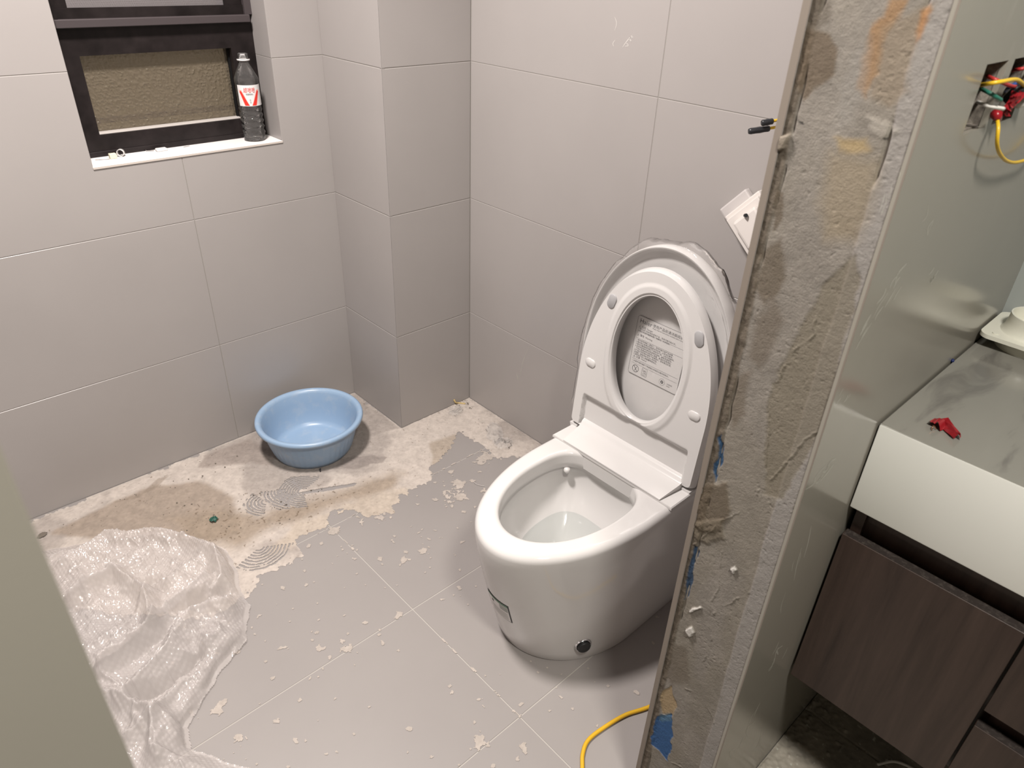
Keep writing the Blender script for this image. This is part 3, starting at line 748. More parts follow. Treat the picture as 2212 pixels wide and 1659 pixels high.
# wedge: front edge low, back rising into a round bar below the hinge
prof = [(1.1125, .3865), (1.1128, .3895), (1.135, .3935), (1.158, .3975), (1.176, .4005), (1.183, .4040), (1.187, .4095), (1.193, .4140), (1.201, .4150), (1.209, .4120), (1.213, .4060), (1.214, .3865)]
b_ = B(); n = len(prof); wf = .150
def wy_(x): return wf + .010 * (x - 1.1125) / .1
V = [(x, YT - .002 + s * wy_(x), z) for s in (1, -1) for x, z in prof]
b_.add(V, [tuple(range(n)), tuple(range(2 * n - 1, n - 1, -1))] + [(i, i + n, (i + 1) % n + n, (i + 1) % n) for i in range(n)])
auto_smooth(b_.build('nozzle_cover', 'cover_plastic', toilet), 30)
b_ = B(); b_.box((1.1145, YT - .078, .338), (1.1215, YT + .080, .3870), .002); b_.build('nozzle_flap', 'cover_plastic', toilet)
auto_smooth(B().box((1.262, YT - .180, .3855), (XB - .002, YT + .180, .425), .010).build('rear_housing', 'cover_plastic', toilet), 40)
# raised seat and lid share a tilted frame: (o across, s up, n toward the room)
TA = math.radians(5.0); XH, ZH = 1.185, .420
def T(o_, s, n_): return (XH + s * math.sin(TA) - n_ * math.cos(TA), YT + .004 + o_, ZH + s * math.cos(TA) + n_ * math.sin(TA))
def dshape(phi, w, s0, top, bot, rc=.02):
    """closed outline, phi 0 = top; half ellipse above s0, straight sides below, bottom corners eased"""
    ap = abs(phi); sg = 1 if phi >= 0 else -1
    if ap <= PI / 2: return (sg * w * math.sin(ap), s0 + (top - s0) * math.cos(ap))
    t = (ap - PI / 2) / (PI / 2); L1 = s0 - bot - rc; L2 = rc * 1.4; L3 = w - rc; tot = L1 + L2 + L3; d = t * tot
    if d < L1: return (sg * w, s0 - d)
    if d < L1 + L2:
        a = (d - L1) / L2 * PI / 2; return (sg * (w - rc + rc * math.cos(a)), bot + rc - rc * math.sin(a))
    return (sg * max(0, (w - rc) - (d - L1 - L2)), bot)
NS = 448; PS = [-PI + 2 * PI * i / NS for i in range(NS)]
hole = lambda p, k=1.0: (.097 * k * math.sin(p), .226 + .156 * k * math.cos(p) if True else 0)
def seat_recess(o_, s): return -.013 * float(sstep(.1595, .1545, abs(o_))) * float(sstep(.071, .058, s))
SO = lambda p: dshape(p, .190, .13, .443, -.028, .012)
rs_ = []
for k in range(6):         # outer rounded edge
    a = k / 5 * PI / 2; ins = .007 * (1 - math.sin(a)) if False else .006 * (1 - math.cos(PI / 2 - a)); nn = -.020 + .020 * math.sin(a) if False else -.020 + .020 * (k / 5)
    sc2 = 1 - .030 * (1 - math.cos((k / 5) * PI / 2)); 
    rs_.append([(SO(p)[0] * sc2, .2 + (SO(p)[1] - .2) * sc2, nn) for p in PS])
last = rs_[-1]; NR = 64
for k in range(1, NR + 1):
    t = k / NR; ring = []
    for i, p in enumerate(PS):
        hx, hs = hole(p, 1.0)
        o_ = last[i][0] * (1 - t) + hx * t; s = last[i][1] * (1 - t) + hs * t
        # bead around the opening
        dh = math.hypot(o_ - hx, s - hs)
        n_ = .0030 * float(sstep(.031, .019, dh)) * float(sstep(.05, .085, s)) - .0030 * float(sstep(.0075, .0035, dh)) + seat_recess(o_, s)
        if t > .99: n_ -= .0015
        ring.append((o_, s, n_))
    rs_.append(ring)
for nn, kk in ((-.010, .985), (-.020, 1.0), (-.022, 1.06)): rs_.append([(*hole(p, kk), nn) for p in PS])
rs_.append([(SO(p)[0] * .97, .2 + (SO(p)[1] - .2) * .97, -.022) for p in PS]); rs_.append(rs_[0])
V = [T(*q) for r in rs_[:-1] for q in r]; nr = len(rs_) - 1
F = [(i * NS + k, i * NS + (k + 1) % NS, ((i + 1) % nr) * NS + (k + 1) % NS, ((i + 1) % nr) * NS + k) for i in range(nr) for k in range(NS)]
seat = B().add(V, F).build('seat', 'white_plastic', toilet); auto_smooth(seat, 50)
def pad(o_, s, n0, w, h, th, ang, material):
    b_ = B(); pts = []
    for k in range(24):
        a = 2 * PI * k / 24; cx, cy = math.cos(a), math.sin(a)
        x = w / 2 * cx; y = (h / 2 - w / 2) * (1 if cy > 0 else -1) + w / 2 * cy
        pts.append((x * math.cos(ang) - y * math.sin(ang), x * math.sin(ang) + y * math.cos(ang)))
    V = [T(o_ + x, s + y, n0) for x, y in pts] + [T(o_ + x, s + y, n0 + th * .7) for x, y in pts] + [T(o_ + x * .88, s + y * .92, n0 + th) for x, y in pts]
    n = 24
    b_.add(V, [tuple(range(n)), tuple(range(2 * n, 3 * n))] + [(i, (i + 1) % n, (i + 1) % n + n, i + n) for i in range(n)] + [(i + n, (i + 1) % n + n, (i + 1) % n + 2 * n, i + 2 * n) for i in range(n)])
    ob = b_.build('bumper_pad', material, seat); auto_smooth(ob, 60)
    ob['label'] = 'grey rubber bumper pad' if material == 'pad_grey' else 'white bumper pad'
pad(.120, .331, -.0015, .023, .036, .004, .25, 'pad_grey'); pad(-.120, .331, -.0015, .023, .036, .004, -.25, 'pad_grey')
pad(.152, .158, -.001, .021, .031, .0036, PI / 2 + .05, 'white_plastic'); pad(-.152, .158, -.001, .021, .031, .0036, PI / 2 - .05, 'white_plastic')
for s in (1, -1):          # seat hinge feet
    b_ = B(); o0, o1 = (.163, .188) if s > 0 else (-.188, -.163)
    V = [T(a, t, n_) for t, e in ((-.040, .004), (-.0285, 0)) for a, n_ in ((o0 + e, -.018), (o1 - e, -.018), (o1 - e, -.001), (o0 + e, -.001))]
    b_.add(V, [(0, 1, 2, 3), (7, 6, 5, 4), (0, 4, 5, 1), (1, 5, 6, 2), (2, 6, 7, 3), (3, 7, 4, 0)]); b_.build('seat_hinge', 'white_plastic', toilet)
# lid: shallow dish behind the seat
LO = lambda p: dshape(p, .207, .20, .489, -.020, .02)
rl = []
def lr(k, n_): return [(LO(p)[0] * k, .19 + (LO(p)[1] - .19) * k, n_) for p in PS]
rl += [lr(.93, -.066), lr(.97, -.065), lr(.99, -.060), lr(1.0, -.052), lr(1.0, -.042), lr(.997, -.030), lr(.988, -.0255), lr(.975, -.0265), lr(.965, -.032), lr(.945, -.040), lr(.90, -.0435), lr(.6, -.0445), lr(.3, -.045), lr(.04, -.045)]
V = [T(*q) for r in rl for q in r]; nr = len(rl)
F = [(i * NS + k, i * NS + (k + 1) % NS, (i + 1) * NS + (k + 1) % NS, (i + 1) * NS + k) for i in range(nr - 1) for k in range(NS)] + [tuple(range(NS)), tuple((nr - 1) * NS + k for k in range(NS))]
lid = B().add(V, F).build('lid', 'white_plastic', toilet); auto_smooth(lid, 60)
# printed safety label inside the lid
LN = -.0434
# the label face lies on the dish floor; u across (left of picture = +o), v up
def LF(u, v, d=0.0): return T(.070 - u, .307 - .1485 + v, LN + d)
LW_, LH_ = .142, .1485
def rrect(w, h, r, n=6):
    pts = []
    for cx, cy, a0 in ((w - r, h - r, 0), (r, h - r, 90), (r, r, 180), (w - r, r, 270)):
        for k in range(n + 1):
            a = math.radians(a0 + 90 * k / n); pts.append((cx + r * math.cos(a), cy + r * math.sin(a)))
    return pts
ro = rrect(LW_, LH_, .006); n = len(ro)
b_ = B(); b_.add([LF(*q, 0) for q in ro] + [LF(*q, .0002) for q in ro], [tuple(range(n)), tuple(range(n, 2 * n))] + [(i, (i + 1) % n, (i + 1) % n + n, i + n) for i in range(n)])
lab = b_.build('safety_label', 'label_film', lid); lab['label'] = 'printed safety label with black lettering'
def outline_strip(pts, w, d, fn):
    c = np.mean(np.array(pts), 0); n = len(pts); P = np.array(pts)
    Q = []
    for i in range(n):
        t = P[(i + 1) % n] - P[i - 1]; t /= np.linalg.norm(t); Q.append(P[i] + np.array([-t[1], t[0]]) * w)
    return [fn(*q, d) for q in P] + [fn(*q, d) for q in Q], [(i, (i + 1) % n, (i + 1) % n + n, i + n) for i in range(n)]
pr = B(); D = .0004
pr.add(*outline_strip(ro, .0007, D, LF))
def bar(u0, u1, v0, v1): pr.add([LF(u0, v0, D), LF(u1, v0, D), LF(u1, v1, D), LF(u0, v1, D)], [(0, 1, 2, 3)])
for v0 in (.1115, .0925, .0395, .0000): 
    if v0: bar(.006, .137, v0, v0 + .0005)
bar(.006, .137, .0285, .0289)
def tri(u, v, s=.006):
    p = [(u, v), (u + s, v), (u + s / 2, v + s * .9)]; pr.add(*outline_strip(p, .0007, D, LF)); bar(u + s / 2 - .0003, u + s / 2 + .0003, v + .0018, v + .0036)
tri(.007, .1195); tri(.007, .0985); tri(.007, .0435)
def ring(cu, cv, r, w, n=28): pr.add(*outline_strip([(cu + r * math.cos(2 * PI * k / n), cv + r * math.sin(2 * PI * k / n)) for k in range(n)], w, D, LF))
ring(.020, .0165, .0095, .0013)
pr.add([LF(.0138, .0222, D), LF(.0148, .0232, D), LF(.0262, .0108, D), LF(.0252, .0098, D)], [(0, 1, 2, 3)])
pr.add([LF(.0175, .0100, D), LF(.0187, .0100, D), LF(.0235, .0225, D), LF(.0223, .0225, D)], [(0, 1, 2, 3)])
pr.add(*outline_strip([(u + .0385, v + .0065) for u, v in rrect(.0155, .0205, .002, 3)], .0006, D, LF)); bar(.0395, .053, .0125, .0129)
ring(.0985, .0150, .0040, .0026); 
for k in range(14):
    a = 2 * PI * k / 14; cu, cv = .0985 + .0078 * math.cos(a), .0150 + .0078 * math.sin(a); bar(cu - .0008, cu + .0008, cv - .0006, cv + .0006)
pr.build('label_print', 'ink', lab, fix=False)
def ltext(body, size, u, v, st=1.0, m='ink', nm='label_print'):
    return text_mesh(nm, body, size, lambda a, c: LF(u + a, v + c, D), m, lab, stretch=st)
ltext('Haier', .0150, .0068, .1320, 1.05)
ltext('使用产品前请详细阅读使用说明书', .0084, .0445, .1345)
ltext('Please read the instructions carefully before using', .0042, .0445, .1295)
ltext('危险', .0062, .0150, .1205); ltext('Danger', .0058, .0300, .1208)
for k, s in enumerate(['1.禁止自行拆卸或改造本产品，否则可能引起火灾。', '2.禁止用湿手插拔电源，有触电、火灾危险。']): ltext(s, .0048, .007, .1150 - k * .0055 - .0065 * 0)
ltext('警告', .0062, .0150, .0995); ltext('Warning', .0058, .0300, .0998)
for k, s in enumerate(['1.请勿将异物放入清洗口，否则可能引起产品故障。', '2.请勿用水或清洁剂直接冲洗本体，以免发生触电。', '3.请在可靠接地的情况下使用本产品，以免引起触电。', '4.长时间坐用时请将座温调至低档，避免低温烫伤。',
                       '  下列人员使用时须由他人照看，座温关闭或调低。', '5.产品工作异常时请拔下电源插头，联系售后处理。', '6.拆装、维修须由专业人员完成。', '7.请勿在产品上放置重物或站立。']): ltext(s, .0048, .007, .0872 - k * .0053)
ltext('注意', .0062, .0150, .0440); ltext('Notice', .0058, .0300, .0443)
ltext('1.长期不用时请拔下电源插头并排空水箱内的积水。', .0048, .007, .0330)
ltext('Safe', .0078, .0402, .0180, .85); ltext('CARE', .0036, .0430, .0140); ltext('QUALITY', .0026, .0402, .0085)
ltext('认证标志', .0038, .112, .0150); ltext('(2022)', .0036, .112, .0100)
# energy label wrapped on the front of the body
def bodypt(phi, z, off=.0006):
    x, y = outer(phi, ffun(z)); x2, y2 = outer(phi + .004, ffun(z)); x1, y1 = outer(phi - .004, ffun(z))
    t = np.array([x2 - x1, y2 - y1]); t /= np.linalg.norm(t); nrm = np.array([t[1], -t[0]])
    c = np.array([x - 1.1, y - YT]); nrm = nrm if nrm @ c > 0 else -nrm
    return (x + nrm[0] * off, y + nrm[1] * off, z)
def find_body(px, py):
    best = (1e9, 0, 0)
    for p in np.linspace(-1.5, 1.5, 151):
        for z in np.linspace(.02, .34, 81):
            q = bodypt(p, z); d = np.hypot(*(proj(q) - (px, py)))
            c = np.array([q[0] - 1.1, q[1] - YT])
            if d < best[0]: best = (d, p, z)
    return best
_, pTR, zTR = find_body(1096.5, 1311); _, pBR, zBR = find_body(1107, 1347)
_, pTL, zTL = find_body(1069, 1288)
def sticker(f0, f1, g0, g1, off, name, material, par, nu=10, nv=4):
    V = []; 
    for j in range(nv + 1):
        for i in range(nu + 1):
            fu = f0 + (f1 - f0) * i / nu; fv = g0 + (g1 - g0) * j / nv
            V.append(bodypt(pR0 + (pL0 - pR0) * (1 - fu), zb0 + (zt0 - zb0) * fv, off))
    return mk(name, V, [(j * (nu + 1) + i, j * (nu + 1) + i + 1, (j + 1) * (nu + 1) + i + 1, (j + 1) * (nu + 1) + i) for j in range(nv) for i in range(nu)], material, par)
pR0 = (pTR + pBR) / 2; pL0 = pR0 + .40; zt0, zb0 = zTR, zBR
bowl = [c for c in toilet.children if c.name.startswith('bowl')][0]
st = sticker(0, 1, 0, 1, .0006, 'water_label', 'ink', bowl); st['label'] = 'small green and white efficiency sticker'
sticker(.04, .96, .03, .97, .0009, 'label_paper', 'label_white', st); 
EOF_MARK = None
sticker(.04, .96, .86, .97, .0011, 'label_band', 'ink_green', bowl)
sticker(.62, .94, .56, .82, .0011, 'label_panel', 'ink_grey', bowl, 4, 2)
sticker(.25, .34, .62, .76, .0011, 'label_mark', 'ink', bowl, 2, 2)
for k in range(4): sticker(.2, .9, .12 + k * .1, .15 + k * .1, .0011, 'label_line', 'ink_grey', bowl, 6, 1)
# foot sensor: chrome ring with a black knob
_, pS, zS = find_body(1261, 1394)
c = np.array(bodypt(pS, zS, 0)); c2 = np.array(bodypt(pS, zS, .01)); nv_ = (c2 - c) / .01
tu = np.array([-nv_[1], nv_[0], 0]); tz = np.array([0, 0, 1.0])
def knob(name, prof, material):
    V = []; sg = 36
    for r, h in prof:
        for k in range(sg):
            a = 2 * PI * k / sg; V.append(c + nv_ * h + (tu * math.cos(a) + tz * math.sin(a)) * r)
    n = len(prof); F = [(i * sg + k, i * sg + (k + 1) % sg, (i + 1) * sg + (k + 1) % sg, (i + 1) * sg + k) for i in range(n - 1) for k in range(sg)] + [tuple(range(sg)), tuple((n - 1) * sg + k for k in range(sg))]
    ob = B().add(V, F).build(name, material, toilet); return auto_smooth(ob, 40)
ob = knob('sensor_ring', [(.0215, -.004), (.0215, .001), (.0195, .0045), (.0170, .0045), (.0160, .002), (.0160, -.004)], 'chrome'); ob['label'] = 'chrome ring around the foot button'
ob = knob('foot_button', [(.0158, -.004), (.0158, .009), (.0145, .0105), (.004, .0110)], 'black_rubber'); ob['label'] = 'round black foot button'

# film still hanging over the lid
NF = 180; PF = [-PI + 2 * PI * i / NF for i in range(NF)]
rf = []
prof = [(.02, -.0390)] + [(.06 * i, -.0385 + .0035 * (.06 * i) ** 2) for i in range(1, 13)] + [ (.82, -.033), (.90, -.029), (.955, -.022), (.985, -.0200), (1.01, -.0230), (1.025, -.035), (1.03, -.050), (1.02, -.064), (.98, -.072), (.90, -.074)]
for j, (k, n_) in enumerate(prof):
    r = []
    for p in PF:
        o_, s = LO(p); e = fbm(np.array(math.cos(p) * 5 + 9), np.array(math.sin(p) * 5 + 9), 61, 4)
        wgt = float(sstep(.86, 1.0, k))
        kk = k + wgt * (.012 + .10 * float(e) * (1 if abs(p) < 2.2 else .2)); kk = max(kk, k if k >= .985 else 0)
        oo, ss = o_ * kk, .19 + (s - .19) * kk
        e2 = float(fbm(np.array(oo * 26 + 3), np.array(ss * 18 + oo * 9), 63, 3)); e3 = float(ridged(np.array(oo * 14 + ss * 7), np.array(ss * 10), 66, 2)) - .6
        nn = n_ + e2 * .008 + e3 * .004
        nn = min(nn, -.0235) if k < .93 else nn
        r.append(T(oo, ss, max(nn, -.0415) if k < .95 else nn))
    rf.append(r)
V = [q for r in rf for q in r]; nr = len(rf)
F = [(i * NF + k, i * NF + (k + 1) % NF, (i + 1) * NF + (k + 1) % NF, (i + 1) * NF + k) for i in range(nr - 1) for k in range(NF)]
# leave the film open along the hinge
F = [f for f in F if not (V[f[0]][2] < .44)]
ob = B().add(V, F).build('protective_film', 'clear_film', lid, True, fix=False); ob['label'] = 'crinkled clear plastic film wrapped over the raised lid'

# ================================================================== BLUE BASIN
BX, BY, BR, BH = .856, 1.822, .170, .130
prof_o = [(.0, .004), (.105, .004), (.112, .000), (.121, .003), (.128, .018), (.138, .050), (.147, .085), (.1515, .108), (.1535, .1125), (.163, .1120), (.1685, .1150), (.1700, .121), (.1685, .1275), (.164, .130), (.158, .1295), (.1525, .126), (.1485, .118), (.142, .085), (.133, .050), (.124, .022), (.116, .0105), (.105, .0075), (.0, .0075)]
sg = 192; V = []; F = []
for r, h in prof_o:
    for k in range(sg):
        a = 2 * PI * k / sg; rr = r
        if .018 <= h <= .095 and r > .1245 and prof_o.index((r, h)) < 9: rr = r + .0007 * math.cos(a * 48)
        V.append((BX + rr * math.cos(a), BY + rr * math.sin(a), h))
n = len(prof_o)
F = [(i * sg + k, i * sg + (k + 1) % sg, (i + 1) * sg + (k + 1) % sg, (i + 1) * sg + k) for i in range(n - 1) for k in range(sg)]
o = B().add(V, F).build('wash_basin', 'blue_plastic', None); auto_smooth(o, 50)
bm = bmesh.new(); bm.from_mesh(o.data); bmesh.ops.remove_doubles(bm, verts=bm.verts, dist=1e-5); bm.to_mesh(o.data); bm.free()
tag(o, 'round pale blue plastic wash basin on the dusty floor by the corner', 'basin')
rg = B()
rg.lathe([(.012, .0076), (.0125, .0082), (.014, .0082), (.0145, .0076)], (BX - .012, BY - .004, 0), 32, closed=False).build('plastic_ring_seal', 'sheet_white', None)
tag(bpy.data.objects['plastic_ring_seal'], 'small pale ring lying in the bottom of the blue basin', 'ring')

# ================================================================== WATER BOTTLE
QX, QY, QZ = .9262, 2.0800, WZ0
bottle = empty('water_bottle', (QX, QY, QZ), 'open clear plastic water bottle with red and white label on the sill', 'bottle')
pf = [(.0, .006), (.012, .005), (.020, .001), (.026, .0), (.0295, .004), (.0305, .012)]
for k in range(24):
    h = .018 + k * .0042; pf.append((.0303 + .0008 * math.sin(k * 1.57), h))
pf = [q_ for q_ in pf if q_[1] < .094] + [(.0314, .096), (.0318, .100), (.0318, .156), (.0326, .160), (.0328, .166), (.0312, .171), (.0262, .181), (.0210, .1915), (.0160, .2015), (.0142, .2060), (.0140, .2150)]
V = []; F = []; sg = 64
for r, h in pf:
    for k in range(sg):
        a = 2 * PI * k / sg
        rr = r
        if .02 < h < .092: rr = r + .0017 * math.sin(a * 3 + h * 420 + 1.2 * math.sin(a * 2)) 
        V.append((QX + rr * math.cos(a), QY + rr * math.sin(a), QZ + h))
n = len(pf); F = [(i * sg + k, i * sg + (k + 1) % sg, (i + 1) * sg + (k + 1) % sg, (i + 1) * sg + k) for i in range(n - 1) for k in range(sg)]
B().add(V, F).build('bottle_body', 'pet', bottle, True, fix=False)
nk = [(.0140, .2150), (.0165, .2155), (.0165, .2180), (.0138, .2185), (.0132, .2215), (.0140, .2225), (.0132, .2240), (.0140, .2255), (.0132, .2270), (.0138, .2285), (.0132, .2310), (.0122, .2310), (.0122, .2160)]
B().lathe(nk, (QX, QY, QZ), 48, closed=False).build('bottle_neck', 'pet', bottle, True, fix=False)
ob = B().lathe([(.0138, .2130), (.0172, .2132), (.0172, .2168), (.0140, .2170)], (QX, QY, QZ), 40, closed=True).build('cap_ring', 'label_white', bottle, True); ob['label'] = 'white tear-off ring'
# label sleeve: white band facing the camera, red ribbons, lettering
ac = math.atan2(0 - QY, 0 - QX) + .10
def BL(u, v, off=.0): a = ac + u / .0322; return (QX + (.0322 + off) * math.cos(a), QY + (.0322 + off) * math.sin(a), QZ + .098 + v * 1.40)
def patch(poly_fn, nu, nv, off, name, material, par):
    V = [BL(*poly_fn(i / nu, j / nv), off) for j in range(nv + 1) for i in range(nu + 1)]
    return mk(name, V, [(j * (nu + 1) + i, j * (nu + 1) + i + 1, (j + 1) * (nu + 1) + i + 1, (j + 1) * (nu + 1) + i) for j in range(nv) for i in range(nu)], material, par, True)
lb = patch(lambda s, t: (-.034 + .088 * s, .0395 * t), 30, 2, 0, 'bottle_label', 'label_white', bottle); lb['label'] = 'white label with red ribbons and red lettering'
def ribbon(sg_):
    def fn(s, t):
        c_ = .0258 - .0165 * s ** .8; hw = .0022 + .0034 * s
        return (sg_ * (c_ + hw * (2 * t - 1)), .0250 * (1 - s) ** 1.15 + .0012 + .003 * (1 - s) * (1 - t))
    return fn
patch(ribbon(1), 14, 3, .0004, 'label_ribbon', 'red_ink', lb); patch(ribbon(-1), 14, 3, .0004, 'label_ribbon', 'red_ink', lb)
def pink(sg_): return lambda s, t: (sg_ * (.0262 - .0165 * s ** .8 + (.0042 + .0028 * s) * (2 * t - 1)), .0290 * (1 - s) ** 1.15 + .0012)
patch(pink(1), 14, 2, .0002, 'label_ribbon_pale', 'pink_ink', lb); patch(pink(-1), 14, 2, .0002, 'label_ribbon_pale', 'pink_ink', lb)
text_mesh('label_name', '娃哈哈', .0106, lambda a, c_: BL(a, .0265 + c_, .0006), 'red_ink', lb, 'CENTER', 1.0, .2)
text_mesh('label_text', '饮用纯净水', .0040, lambda a, c_: BL(a, .0210 + c_, .0006), 'ink', lb, 'CENTER')
text_mesh('label_text', '纯\n净', .0045, lambda a, c_: BL(a, .0100 + c_, .0006), 'ink_grey', lb, 'CENTER')

# ================================================================== BUBBLE WRAP
FP = [(-.30, 1.86), (-.10, 1.90), (.05, 1.872), (.1934, 1.812), (.3127, 1.742), (.3984, 1.6433), (.4369, 1.55), (.425, 1.46), (.405, 1.40), (.3975, 1.3284), (.3431, 1.2268), (.2656, 1.1928), (.1488, 1.0993), (.1401, 1.0557), (.1971, .9505), (.26, .86), (.16, .74), (-.08, .72), (-.28, .95), (-.34, 1.4)]
st_ = .0021
xs = np.arange(-.34, .45, st_); ys = np.arange(.72, 1.91, st_); Xg, Yg2 = np.meshgrid(xs, ys)
wxn = Xg + fbm(Xg * 9, Yg2 * 9, 101, 4) * .05; wyn = Yg2 + fbm(Xg * 9, Yg2 * 9, 102, 4) * .05
sd = poly_sdf(Xg + fbm(Xg * 22, Yg2 * 22, 103, 3) * .018, Yg2 + fbm(Xg * 22, Yg2 * 22, 104, 3) * .018, FP)
inn_ = sstep(.0, .06, sd)
hz = .006 + inn_ * (.018 + .018 * ridged(wxn * 5.5, wyn * 5.5, 105, 2) ** 2 + .018 * ridged(wxn * 13 + wyn * 4, wyn * 9, 106, 3) ** 3)
def fold(pts, w, h, z=.04):
    global hz
    P = [tuple(on(x, y, 'z', z)[:2]) for x, y in pts]
    d = line_dist(wxn * .30 + Xg * .70, wyn * .30 + Yg2 * .70, P); hz = hz + np.clip(1 - d / (w * 1.7), 0, 1) ** 1.35 * h * 1.15 * sstep(.0, .03, sd)
fold([(150, 1215), (230, 1172), (330, 1158), (420, 1172), (480, 1205), (505, 1245)], .030, .030)
fold([(160, 1300), (250, 1250), (320, 1290), (335, 1360)], .018, .038)
fold([(445, 1262), (400, 1312), (340, 1370), (285, 1412), (230, 1450)], .016, .045)
fold([(495, 1312), (425, 1330), (380, 1400), (330, 1455), (280, 1512)], .022, .034)
fold([(540, 1340), (480, 1395), (440, 1465), (400, 1535), (385, 1600)], .020, .030)
fold([(235, 1512), (330, 1545), (400, 1570)], .022, .028)
fold([(280, 1600), (340, 1560), (350, 1640)], .022, .03)
fold([(470, 1205), (480, 1260), (455, 1290)], .018, .030)
fold([(485, 1275), (440, 1300), (400, 1330)], .014, -.028)
fold([(430, 1405), (365, 1470), (300, 1512)], .012, -.030)
fold([(330, 1250), (300, 1265), (350, 1270)], .014, -.020)
hz = hz + inn_ * (.017 * ridged(wxn * 9 - wyn * 5, wyn * 13, 121, 1) ** 4 + .012 * ridged(wxn * 26 + wyn * 9, wyn * 22 - wxn * 8, 123, 2) ** 5)
# gas bubbles on a hexagonal lattice
pt = .0092; u = Xg * math.cos(.6) + Yg2 * math.sin(.6); v = -Xg * math.sin(.6) + Yg2 * math.cos(.6)
row = np.round(v / (pt * .866)); off = (row % 2) * .5
cu = (np.round(u / pt - off) + off) * pt; cv = row * pt * .866
rb_ = np.sqrt((u - cu) ** 2 + (v - cv) ** 2)
hz = hz + np.sqrt(np.clip(1 - (rb_ / (.0043)) ** 2, 0, 1)) * .0027
hz = np.maximum(hz, .003)
hz = np.where(sd < .012, np.minimum(hz, .004 + .5 * np.clip(sd, 0, 1) + .022 * sstep(.42, .6, vnoise(Xg * 12, Yg2 * 12, 110))), hz)
keep = sd > 0
nx_ = len(xs); idx = np.arange((len(ys) - 1) * nx_).reshape(len(ys) - 1, nx_)[:, :-1].ravel()
Fq = np.stack([idx, idx + 1, idx + nx_ + 1, idx + nx_], 1)
kf = keep.ravel(); Fq = Fq[kf[Fq].all(1)]
usedv = np.zeros(kf.size, bool); usedv[Fq.ravel()] = True; remap = np.cumsum(usedv) - 1
Vb = np.stack([Xg, Yg2, hz], -1).reshape(-1, 3)[usedv]
tag(mk('bubble_wrap', Vb, remap[Fq], 'bubble_film', None, True), 'crumpled sheet of clear bubble wrap lying on the tiled floor', 'bubble wrap')

# ================================================================== DUST AND SPLATTER ON THE FLOOR
def fl(pts, z=0.0): return [tuple(on(x, y, 'z', z)[:2]) for x, y in pts]
st_ = .0021
xs = np.arange(-.25, XR - .0005, st_); ys = np.arange(.30, YW - .0005, st_); Xg, Yd = np.meshgrid(xs, ys)
w1 = fbm(Xg * 11, Yd * 11, 201, 5); w2 = fbm(Xg * 60, Yd * 60, 202, 4); w3 = fbm(Xg * 4, Yd * 4, 203, 3); w4 = fbm(Xg * 170, Yd * 170, 204, 3)
main = fl([(40, 1140), (80, 1117), (767, 846), (866, 918), (1014, 853), (1180, 962), (1120, 990), (1075, 985), (1045, 968), (1020, 950), (985, 952), (965, 985), (925, 1010), (935, 1040), (895, 1060), (865, 1075), (845, 1105), (800, 1112), (765, 1095), (720, 1110), (700, 1140), (640, 1165), (650, 1200), (605, 1225), (560, 1245), (540, 1290), (480, 1330), (300, 1330), (60, 1300)])
sdm = poly_sdf(Xg, Yd, main)
cov = sdm + w1 * .045 + w2 * .030 + w4 * .012
mask = cov > 0
# bare scrapes inside the dust
def hole_(pts, amp=.018, grow=0.0):
    global mask
    s = poly_sdf(Xg, Yd, fl(pts)) + w2 * amp + w4 * amp + grow; mask &= ~(s > 0)
hole_([(990, 930), (1010, 945), (1030, 1000), (985, 1010), (955, 1040), (935, 1035), (950, 1000), (975, 965)], .02)
# combed scrapes: arcs of bare tile
def comb(center, r0, r1, a0, a1, pitch, duty, amp=.004):
    global mask
    c = on(*center, 'z', 0)[:2]; dx = Xg - c[0]; dy = Yd - c[1]; rr = np.hypot(dx, dy) + w1 * .02; an = np.degrees(np.arctan2(dy, dx))
    inside = (rr > r0) & (rr < r1 + w2 * .03) & (((an - a0) % 360) < ((a1 - a0) % 360))
    mask &= ~(inside & ((rr / pitch + w2 * .25) % 1 < duty))
comb((655, 1062), .004, .075, 20, 250, .0085, .62); comb((640, 1055), .03, .10, 150, 230, .010, .5)
comb((560, 1183), .010, .085, 200, 330, .0100, .45); comb((575, 1085), .005, .06, 100, 240, .0095, .5)
streak = poly_sdf(Xg, Yd, fl([(650, 1064), (700, 1055), (770, 1044), (765, 1050), (700, 1062), (655, 1068)])) + w4 * .006; mask &= ~(streak > 0)
